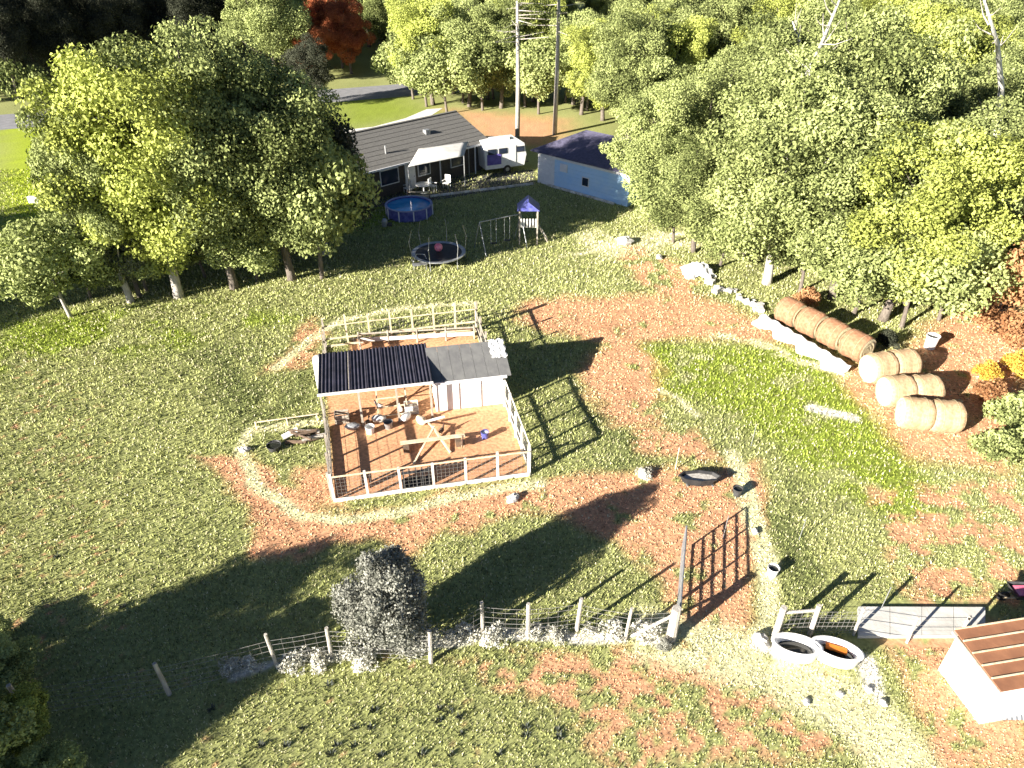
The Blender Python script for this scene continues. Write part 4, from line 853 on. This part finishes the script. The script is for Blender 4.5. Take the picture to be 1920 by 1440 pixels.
def trunk_mb(seed, H, r0, targets, bend=.4, frac=.8, n=7):
    rr = random.Random(seed); mb = MB(); b = Vector((rr.uniform(-bend, bend), rr.uniform(-bend, bend), 0))
    def tp(t): return Vector((b.x * math.sin(t * 2.2), b.y * math.sin(t * 2.5), H * frac * t))
    ts = [0, .04, .2, .4, .6, .8, 1]; mb.tube([tp(t) - Vector((0, 0, .15 if t == 0 else 0)) for t in ts], [r0 * q for q in (1.35, 1.05, .88, .7, .5, .33, .12)], 9)
    for T in targets:
        T = Vector(T); t0 = max(.2, min(.85, (T.z / (H * frac)) - .25)); s = tp(t0); m_ = s.lerp(T, .5) + Vector((0, 0, -.1 * (T - s).length)); mb.tube([s, m_, T], [r0 * .38 * (1.15 - t0), r0 * .25 * (1.1 - t0), .02], 6)
    return mb
def make_tree(name, label, seed, H, R, leafm, trunkm=None, nl=70, nleaf=22000, ls=.12, cz=None, group=None, rzf=.42, hang=0, cone=False, cat='tree', r0=None, lobe=(.24, .40), egg=0.0):
    t = thing(name, (0, 0, 0), label, cat, group); Rz = H * rzf; zc = cz if cz else H - Rz
    me, C = crown_mesh(name + '_crown', leafm, seed, (R, R, Rz), zc, nl, nleaf, ls, hang=hang, cone=cone, lobe=lobe, egg=egg)
    c = bpy.data.objects.new('crown', me); COL.objects.link(c); c.parent = t
    rs = np.random.default_rng(seed + 1); pick = C[rs.choice(len(C), min(14, len(C)), False)]
    trunk_mb(seed, H, r0 or H * .018, pick).build('trunk', trunkm or M_bark, t, True, off=TREE_Z)
    return t
def put(t, p, rz=0, s=1.0): t.location = p; t.rotation_euler = (0, 0, rz); t.scale = (s, s, s)
# six broadleaf kinds, then copies
PR = [make_tree('broadleaf_tree', 'x', 21 + k, 14.0, 4.9 + .3 * (k % 3), [L_green, L_lime, L_green, L_green][k], M_bark, 130 + 12 * k, 60000, .088, group='broadleaf trees', lobe=(.13, .27), rzf=.475, cz=7.0) for k in range(4)]
used = set()
def broadleaf(k, p, rz, sc, label, group, mats=None, palebark=False):
    mm = dict(mats or {})
    if palebark: mm['trunk'] = M_palebark
    if k not in used and not mm: used.add(k); o = PR[k]; put(o, p, rz); o['label'] = label
    else: o = copy_thing(PR[k], p, rz, label, None, mm)
    o.scale = sc if hasattr(sc, '__len__') else (sc, sc, sc); o['group'] = group; return o
LG = 'tall green trees left of the house'
broadleaf(1, G(335, 557), .3, (1.04, 1.04, 1.13), 'tallest lime green tree in the middle of the left grove', LG, palebark=True)
broadleaf(0, G(246, 566), 1.9, (.74, .74, 1.0), 'broad green tree second from the left in the left grove', LG, palebark=True)
broadleaf(2, G(440, 541), 4.0, (.94, .94, 1.18), 'tall green tree right of the middle of the left grove', LG)
broadleaf(3, G(548, 524), 2.7, (.96, .96, 1.12), 'tall green tree at the right edge of the left grove', LG)
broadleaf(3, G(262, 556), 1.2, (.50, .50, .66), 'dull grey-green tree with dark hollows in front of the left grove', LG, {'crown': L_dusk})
broadleaf(1, G(290, 480), 5.0, (.70, .70, .66), 'lower lime green tree behind the left half of the grove', LG)
broadleaf(2, G(520, 470), 3.3, (.76, .76, .66), 'lower green tree behind the right end of the left grove', LG)
for x_, y_, s_ in ((-42, 32.5, .95), (-51, 33, 1.0), (-37, 30.2, .62), (-60, 31, 1.0), (-46, 27.6, .85)):
    broadleaf(random.randrange(4), (x_, y_, 0), x_, s_, 'green tree past the left edge of the field, shading the grove foot', 'trees past the left edge')
tsm = make_tree('small_tree', 'small bushy green tree at the far left end of the grove', 60, 5.8, 3.0, L_green, M_palebark, 40, 12000, .10, rzf=.40); put(tsm, G(132, 594), 1.0)
ts2 = copy_thing(tsm, G(30, 560), 2.3, 'small green tree cut by the left edge below the lime lawn', (.7, .7, .6))
for x_, y_, s_, l_ in ((275, 545, .62, 'low bushy tree between the two pale trunks of the left grove'), (482, 528, .62, 'low bushy tree under the right half of the left grove'), (385, 520, .6, 'low bushy tree in the shade in the middle of the left grove'), (604, 522, .95, 'bushy tree added to shade the yard, at the foot of the dark drooping tree'), (170, 560, .6, 'low bushy tree right of the leftmost small tree')):
    copy_thing(tsm, G(x_, y_), x_ * .1, l_, (s_ * 1.4, s_ * 1.4, s_ * (1.75 if x_ > 600 else 1.25)), {'trunk': M_bark})  # tree at the grove's right foot is added, stretched tall to shade the yard
for k, x_ in enumerate((775, 800, 838, 868, 905, 925, 985, 1010, 1060, 1100, 1140)):
    copy_thing(tsm, G(x_, 186 + (k * 37 % 5) * 7), x_ * .3, 'low bushy tree in the thicket along the road, %s' % ('above the house roof end', 'by the end of the white drive', 'above the brown patch, left', 'above the brown patch, middle', 'above the brown patch, right', 'left of the pale pine', 'right of the pale pine', 'left of the tallest pine', 'right of the tallest pine', 'above the outbuilding roof', 'right of the outbuilding roof')[k], (1.45, 1.45, 1.35), {'trunk': M_bark})['group'] = 'bushy trees along the road'
tw = make_tree('weeping_tree', 'dark thin-leaved drooping tree beside the house end', 61, 10.5, 3.3, L_dark, M_palebark, 70, 30000, .10, rzf=.44, hang=2.5); put(tw, G(612, 478), 1.0, 1.05)
# right wood: placed by spacing inside its ground outline
def scatter(poly, step, seed, jitter=.35, avoid=()):
    P = gp(poly); rr = random.Random(seed); out = []; x0, y0 = P.min(0); x1, y1 = P.max(0); r_ = 0; y = y0
    while y < y1:
        x = x0 + (r_ % 2) * step / 2
        while x < x1:
            px = x + rr.uniform(-jitter, jitter) * step; py = y + rr.uniform(-jitter, jitter) * step
            if poly_sd(np.array([px]), np.array([py]), P)[0] < 0 and all(math.hypot(px - a[0], py - a[1]) > a[2] for a in avoid): out.append((px, py))
            x += step
        y += step * .87; r_ += 1
    return out
WG = 'broadleaf trees of the wood on the right'
front = [(1222, 415, .70, 0, 'rounded green tree touching the right end of the outbuilding'), (1300, 472, .62, 2, 'green tree at the wood edge above the white tarp'), (1438, 532, .98, 3, 'tall tree with a pale trunk foot standing behind the rubble line'),
         (1560, 560, .88, 2, 'green tree at the wood edge above the long hay row'), (1655, 600, .86, 1, 'green tree overhanging the near end of the long hay row'), (1745, 560, .85, 0, 'rounded green tree above the bale cluster'), (1772, 470, .66, 3, 'green tree at the right edge of the wood beside the brown slope')]
av = [(*tuple(G(x_, y_))[:2], 4.6) for x_, y_, *_ in front] + [(K0.x + 5, K0.y + 3, 9.5)]
for x_, y_, s, k, l_ in front: broadleaf(k, G(x_, y_), random.uniform(0, 6), (s * 1.1, s * 1.1, s * random.uniform(.95, 1.1)), l_, WG, palebark=(x_ == 1438))
def wood_place(x, y):
    u, v = PX(x, y, 9.0)
    c = ('at its left end', 'left of its middle', 'in its middle', 'right of its middle', 'towards its right end', 'at its right end', 'past the right edge')[int(np.clip((u - 1120) // 135, 0, 6))]
    r_ = ('front', 'second', 'third', 'fourth', 'rearmost')[int(np.clip((330 - v) // 85, 0, 4))]
    return 'green tree in the %s row of the right wood, %s' % (r_, c)
for x_, y_, s_, l_ in ((1262, 455, .9, 'low bushy tree at the wood edge beside the white boulder'), (1350, 500, .8, 'low bushy tree behind the upper end of the rubble line'), (1500, 548, 1.0, 'low bushy tree right of the pale trunk foot'), (1600, 590, 1.0, 'low bushy tree right behind the long hay row'), (1690, 615, 1.1, 'low bushy tree between long hay row and white drum'), (1760, 600, .9, 'low bushy tree just above the white drum'), (1790, 525, .8, 'low bushy tree on the brown slope at the wood edge'), (1395, 480, 1.0, 'low bushy tree left of the pale trunk foot')):
    copy_thing(tsm, G(x_, y_), x_ * .1, l_, (s_ * 1.1, s_ * 1.1, s_), {'trunk': M_bark})
for x_, y_, s_, l_ in ((1905, 395, 1.25, 'rust brown tree at the top of the brown slope by the right edge'), (1885, 480, 1.1, 'rust brown tree halfway up the brown slope'), (1925, 560, 1.2, 'rust brown tree cut by the right edge of the slope'), (1870, 585, .8, 'low rust brown tree above the yellow bushes'), (1960, 660, 1.2, 'rust brown tree past the right edge behind the yellow bush')):
    copy_thing(tsm, G(x_, y_), x_ * .1, l_, (s_, s_, s_), {'trunk': M_bark, 'crown': L_brown})['group'] = 'rust brown trees on the right slope'
for k, (x_, y_) in enumerate(scatter([(1200, 395), (1300, 450), (1440, 505), (1600, 560), (1760, 540), (1820, 400), (1880, 300), (2200, 215), (2200, 120), (1600, 90), (1130, 185), (1180, 330)], 7.0, 3, avoid=av)):
    s = random.uniform(.78, 1.12); broadleaf(random.randrange(4), (x_, y_, 0), random.uniform(0, 6), (s, s, s * random.uniform(.9, 1.12)), wood_place(x_, y_), WG)
# trees round the drive and across the road
CG = 'green trees beyond the house near the road'
for x_, y_, s, k, l_ in [(812, 196, .95, 1, 'green tree at the near side of the road behind the house'), (880, 200, .9, 2, 'green tree behind the brown leaf patch'), (940, 203, .9, 0, 'green tree directly behind the tall pines'), (1090, 215, .85, 3, 'green tree behind the outbuilding roof'), (1000, 190, 1.0, 1, 'green tree beyond the two pines by the road'), (590, 200, .62, 3, 'dark tree at the left side of the front lawn behind the grove')]:
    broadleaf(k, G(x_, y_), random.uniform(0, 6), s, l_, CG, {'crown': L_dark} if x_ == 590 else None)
for x_, y_, s, k, l_ in [(790, 178, .75, 2, 'low green tree on the road edge above the house roof'), (850, 176, .85, 3, 'bushy green tree on the road edge above the brown patch'), (915, 186, .8, 0, 'bushy green tree just left of the pines by the road'), (1075, 196, .8, 2, 'low green tree on the road edge behind the pines'), (1130, 226, .8, 1, 'low lime green tree behind the right end of the outbuilding'), (1180, 262, .8, 0, 'green tree pressing on the outbuilding from behind')]:
    broadleaf(k, G(x_, y_), random.uniform(0, 6), (s * 1.1, s * 1.1, s), l_, CG)
FG = 'trees of the far wood beyond the road'
DG = 'dark trees of the shaded wood at the top left'
rr = random.Random(8); n_ = 0
def road_side(x, y): return (Vector((x, y, 0)) - r0).dot(rn)
yv = 78
while yv < 178:
    st_ = 7.5 + (yv - 78) * .035; xv = -yv * .92
    while xv < yv * .92:
        x_ = xv + rr.uniform(-.35, .35) * st_; y_ = yv + rr.uniform(-.35, .35) * st_
        if road_side(x_, y_) > 9 and not (x_ > 12 and y_ < 100 and abs(x_) < 140 and False):
            if x_ < -.36 * y_ - 0: 
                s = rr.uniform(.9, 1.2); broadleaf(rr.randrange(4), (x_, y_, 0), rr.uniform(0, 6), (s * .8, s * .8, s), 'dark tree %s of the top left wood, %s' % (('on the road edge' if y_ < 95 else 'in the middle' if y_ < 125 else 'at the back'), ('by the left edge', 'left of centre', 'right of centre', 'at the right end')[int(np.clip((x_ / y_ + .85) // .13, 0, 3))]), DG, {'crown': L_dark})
            elif x_ < -.20 * y_ and rr.random() < .6 and y_ < 130:
                s = rr.uniform(.55, .85); broadleaf(rr.randrange(4), (x_, y_, 0), rr.uniform(0, 6), s, 'rust red autumn tree beyond the road above the house', 'autumn trees beyond the road', {'crown': L_autumn})
            elif x_ < -.20 * y_ and rr.random() < .6:
                s = rr.uniform(.8, 1.1); broadleaf(rr.randrange(4), (x_, y_, 0), rr.uniform(0, 6), s, 'dark green tree between the autumn trees beyond the road', 'dark green trees beyond the road', {'crown': L_dark})
            else:
                s = rr.uniform(.85, 1.2); broadleaf(rr.randrange(4), (x_, y_, 0), rr.uniform(0, 6), s, 'green tree of the far wood, %s' % (('above the white drive' if x_ < -.1 * y_ else 'above the house gable') + (', near the road' if y_ < 112 else ', in the back rows') if x_ < 2 else 'above the outbuilding' if x_ < .22 * y_ else 'above the left bleached tree' if x_ < .36 * y_ else 'between the bleached trees' if x_ < .5 * y_ else 'at the top right corner'), FG)
        xv += st_
    yv += st_ * .87
# pines
def pine(p, H, label, seed, z0=.35):
    t = thing('pine_tree', p, label, 'tree', 'tall pines beside the outbuilding'); rr = random.Random(seed); r = np.random.default_rng(seed)
    MB().tube([(0, 0, -.1), (.05, 0, H * .3), (-.05, .05, H * .7), (0, 0, H)], [.24, .2, .13, .03], 9).build('trunk', M_palebark, t, True, off=TREE_Z)
    mb = MB(); P_ = []
    for k in range(46):
        z = H * (z0 + (1 - z0) * k / 46); a = rr.uniform(0, 6.28); L_ = (2.6 * (1 - (k / 46) ** 1.5) + .5) * rr.uniform(.5, 1.1); e_ = Vector((math.cos(a) * L_, math.sin(a) * L_, z + rr.uniform(-.3, .4))); mb.tube([(0, 0, z), e_], [.045, .015], 5)
        for q_ in range(150 if k > 12 else 25): f = r.uniform(.35, 1.1); P_.append((e_.x * f + r.normal(0, .22), e_.y * f + r.normal(0, .22), z + (e_.z - z) * f + r.normal(0, .16)))
    mb.build('branches', M_palebark, t, off=TREE_Z)['kind'] = 'stuff'; P_ = np.array(P_); n = len(P_); d1 = r.normal(size=(n, 3)) * .09; d2 = r.normal(size=(n, 3)) * .05
    cl = np.repeat(np.stack([r.uniform(0, .8, n)] * 3, 1), 3, 0)
    me = fast_mesh('needles', np.stack([P_ - d1, P_ + d1, P_ + d2], 1).reshape(-1, 3), np.arange(3 * n).reshape(-1, 3), L_green, cl); c = bpy.data.objects.new('crown', me); COL.objects.link(c); c.parent = t
pine(G(970, 268), 18, 'tall pine with a long pale bare trunk left of the outbuilding', 5, .5); pine(G(1040, 252), 21, 'tallest pine with a pale trunk just behind the outbuilding', 6, .45)
# bleached dead trees above the wood
def dead(p0, z0, p1, z1, label, seed):
    a_ = G(*p0, z0); b_ = G(*p1, z1); base = Vector((a_.x - (b_.x - a_.x) * .3, a_.y, 0)); t = thing('dead_tree', base, label, 'tree', 'bleached dead trees in the wood'); rr = random.Random(seed)
    MB().tube([base, base.lerp(a_, .6) + Vector((.15, 0, 0)), a_, a_.lerp(b_, .5) + Vector((.15, 0, .2)), b_], [.28, .22, .17, .11, .04], 9).build('trunk', mat('bleached_wood%d' % seed, (.66, .64, .60), (.48, .46, .42), 4, bump=.4), t, True)
    for k in range(11):
        mb = MB(); s = base.lerp(a_, .75 + .25 * k / 11) if k < 3 else a_.lerp(b_, k / 11); e_ = s + Vector((rr.uniform(-1.5, 1.5), rr.uniform(-1.2, 1.2), rr.uniform(.4, 1.8))); m_ = s.lerp(e_, .5) + Vector((0, 0, -.15)); mb.tube([s, m_, e_], [.045, .025, .008], 5); mb.build('branch', M_palebark, t)
dead((1500, 168), 9.6, (1578, -10), 15.6, 'bleached dead tree leaning out of the middle of the right wood', 1)
dead((1878, 165), 9.8, (1842, -10), 15.6, 'bleached dead tree at the top right corner', 2)
dead((1508, 150), 9.6, (1486, 40), 13.0, 'thin grey dead tree just left of the leaning bleached tree', 3)
# near trees
cd = make_tree('cedar_tree', 'dark round grey-green cedar standing on the wire fence line', 70, 4.5, 1.55, L_grey, M_bark, 130, 52000, .042, rzf=.49, lobe=(.22, .34), r0=.12, egg=.36); put(cd, G(735, 1212), 1.0)
nb = make_tree('young_tree', 'leafy young tree in deep shade at the lower left corner', 71, 5.6, 2.1, L_green, M_bark, 45, 22000, .075, rzf=.40); put(nb, G(-10, 1500), .4, .66)
def shadow_tree(tip, h, R, label, seed, lm, r_=.42):
    tp_ = G(*tip); b_ = tp_ - Vector((math.cos(SUN_AZ), math.sin(SUN_AZ), 0)) * (h / math.tan(SUN_EL)); t = make_tree('field_tree', label, seed, h, R, lm, M_bark, 80, 24000, .09, rzf=r_, egg=.4); put(t, b_, .6); return t
ft = shadow_tree((715, 992), 7.2, 2.9, 'tree just outside the lower left whose long shade crosses the fence', 72, L_green)
copy_thing(ft, ft.location + Vector((2.0, -1.6, 0)), 2.0, 'second tree just outside the lower left, nearer the camera', (.85, .85, .86))
t_ = copy_thing(nb, G(-15, 1215), 2.2, 'low bushy sapling at the left edge above the fence line', (.42, .42, .18))
t_ = copy_thing(nb, G(15, 1300), 5.2, 'dark bushy sapling at the left edge by the end of the fence', (.5, .5, .34))
t_ = copy_thing(nb, G(110, 1480), 3.0, 'bushy sapling at the bottom edge left of the lone shaded post', (.42, .42, .3)); 
t_ = copy_thing(nb, G(60, 1400), 4.0, 'yellow-green sapling beside the corner tree at the lower left', (.42, .42, .36), {'crown': L_lime})
# ------------------------------------------------------------------ shrubs, weeds, brush
def shrub(p, R, H, m, label, seed, n=2500, ls=.06, group=None, name='shrub'):
    t = thing(name, p, label, 'shrub', group); me, C = crown_mesh(name, m, seed, (R, R, H * .5), H * .5, 14, n, ls, lobe=(.3, .5)); c = bpy.data.objects.new('foliage', me); COL.objects.link(c); c.parent = t
    mb = MB()
    for q_ in C[:7]: mb.tube([(0, 0, -.03), tuple(q_)], [.02, .008], 5)
    mb.build('stems', M_bark, t, off=TREE_Z); return t
sb0 = shrub(G(1850, 760), .9, 1.2, L_brown, 'dry brown brush right of the bale cluster', 80, group='dry brush at the right edge')
for x_, y_, s, m_, l_ in [(1890, 640, 1.3, L_brown, 'tall brown brush above the bales at the right edge'), (1830, 600, 1.1, L_brown, 'brown brush behind the white drum'), (1775, 590, 1.0, L_green, 'green brush between wood and brown slope'), (1885, 540, 1.5, L_brown, 'brown brush on the upper right slope'), (1900, 450, 1.3, L_brown, 'brown brush below the top of the right slope'),
                          (1845, 715, .8, L_yellow, 'yellow leaved bush right of the middle bales'), (1900, 700, .9, L_yellow, 'yellow bush at the right edge behind the bales'), (1895, 800, 1.3, L_green, 'green bush right of the nearest bales'), (1860, 860, 1.1, L_green, 'green bush below the bale cluster'), (1915, 860, 1.2, L_green, 'green bush cut by the right edge below the bales'),
                          (1905, 560, 1.2, L_green, 'pale green bush at the right edge of the slope'), (1860, 500, 1.1, L_autumn, 'red leaved bush on the right slope'), (1660, 650, .7, L_dark, 'dark low bush behind the bale cluster'), (1510, 575, .9, L_brown, 'brown brush behind the far hay bale'), (1245, 1215, .28, L_grey, 'grey weed clump left of the gate post foot')]:
    copy_thing(sb0, G(x_, y_), random.uniform(0, 6), l_, (s, s, s), {'foliage': m_})
fw = shrub(G(1000, 1192), .42, .3, L_pale, 'grey weed clump at the fence foot below the second shadow', 81, 900, .035, 'weed clumps along the wire fence', 'weed_clump')
for k, (x_, y_) in enumerate([(430, 1258), (470, 1252), (560, 1242), (600, 1238), (650, 1232), (840, 1200), (880, 1195), (930, 1194), (1040, 1190), (1100, 1188), (1150, 1192), (1215, 1190), (690, 1240), (1205, 890)]):
    s = random.uniform(.7, 1.3); copy_thing(fw, G(x_, y_), k * 1.3, ['grey weed clump left of the leaning fence post in shade', 'grey weed clump just left of the leaning fence post', 'grey weed clump right of the leaning fence post', 'grey weed clump at the foot of the thin post left of the cedar', 'grey weed clump at the left foot of the cedar', 'grey weed clump right of the first post past the cedar', 'grey weed clump left of the post nearest the cedar shadow', 'grey weed clump right of the post nearest the cedar shadow', 'grey weed clump midway along the wire fence', 'grey weed clump left of the short stub post', 'grey weed clump right of the short stub post', 'grey weed clump left of the braced post', 'grey weed clump right of the braced post', 'grey weed clump under the front of the cedar'][k] if k < 14 else 'grey weed clump at the tip of the cedar shadow', (s, s, s))
mw = MB(); wcols = []
for k in range(26):
    x_, y_ = [(615, 1285), (694, 1365), (700, 1333), (820, 1352), (840, 1335), (490, 1400), (535, 1400), (568, 1366), (620, 1415), (632, 1398), (664, 1365), (664, 1400), (712, 1418), (790, 1415), (845, 1414), (935, 1415), (985, 1365), (1046, 1370), (860, 1345), (865, 1375), (985, 1380), (825, 1330), (230, 1140), (105, 1045), (400, 1330), (1048, 1385)][k]
    p = G(x_, y_)
    for b_ in range(26):
        a = random.uniform(0, 6.28); d = random.uniform(.03, .2); w_ = random.uniform(.012, .03); h_ = random.uniform(.05, .16)
        c = p + Vector((math.cos(a) * d * .5, math.sin(a) * d * .5, 0)); e_ = p + Vector((math.cos(a) * d, math.sin(a) * d, h_)); s_ = Vector((-math.sin(a), math.cos(a), 0)) * w_
        mw.add([c - s_, c + s_, e_], [(0, 1, 2)])
o = mw.build('weed_rosettes', mat('weed', (.05, .06, .05), (.10, .11, .09), 20)); tag(o, 'dark weed rosettes dotted over the near grass', 'weeds', None, 'stuff')
for ob in list(bpy.data.objects):
    if ob.name.split('.')[0] in ('broadleaf_tree',) and ob.get('label') == 'x': ob.location = (200, 200, 0)
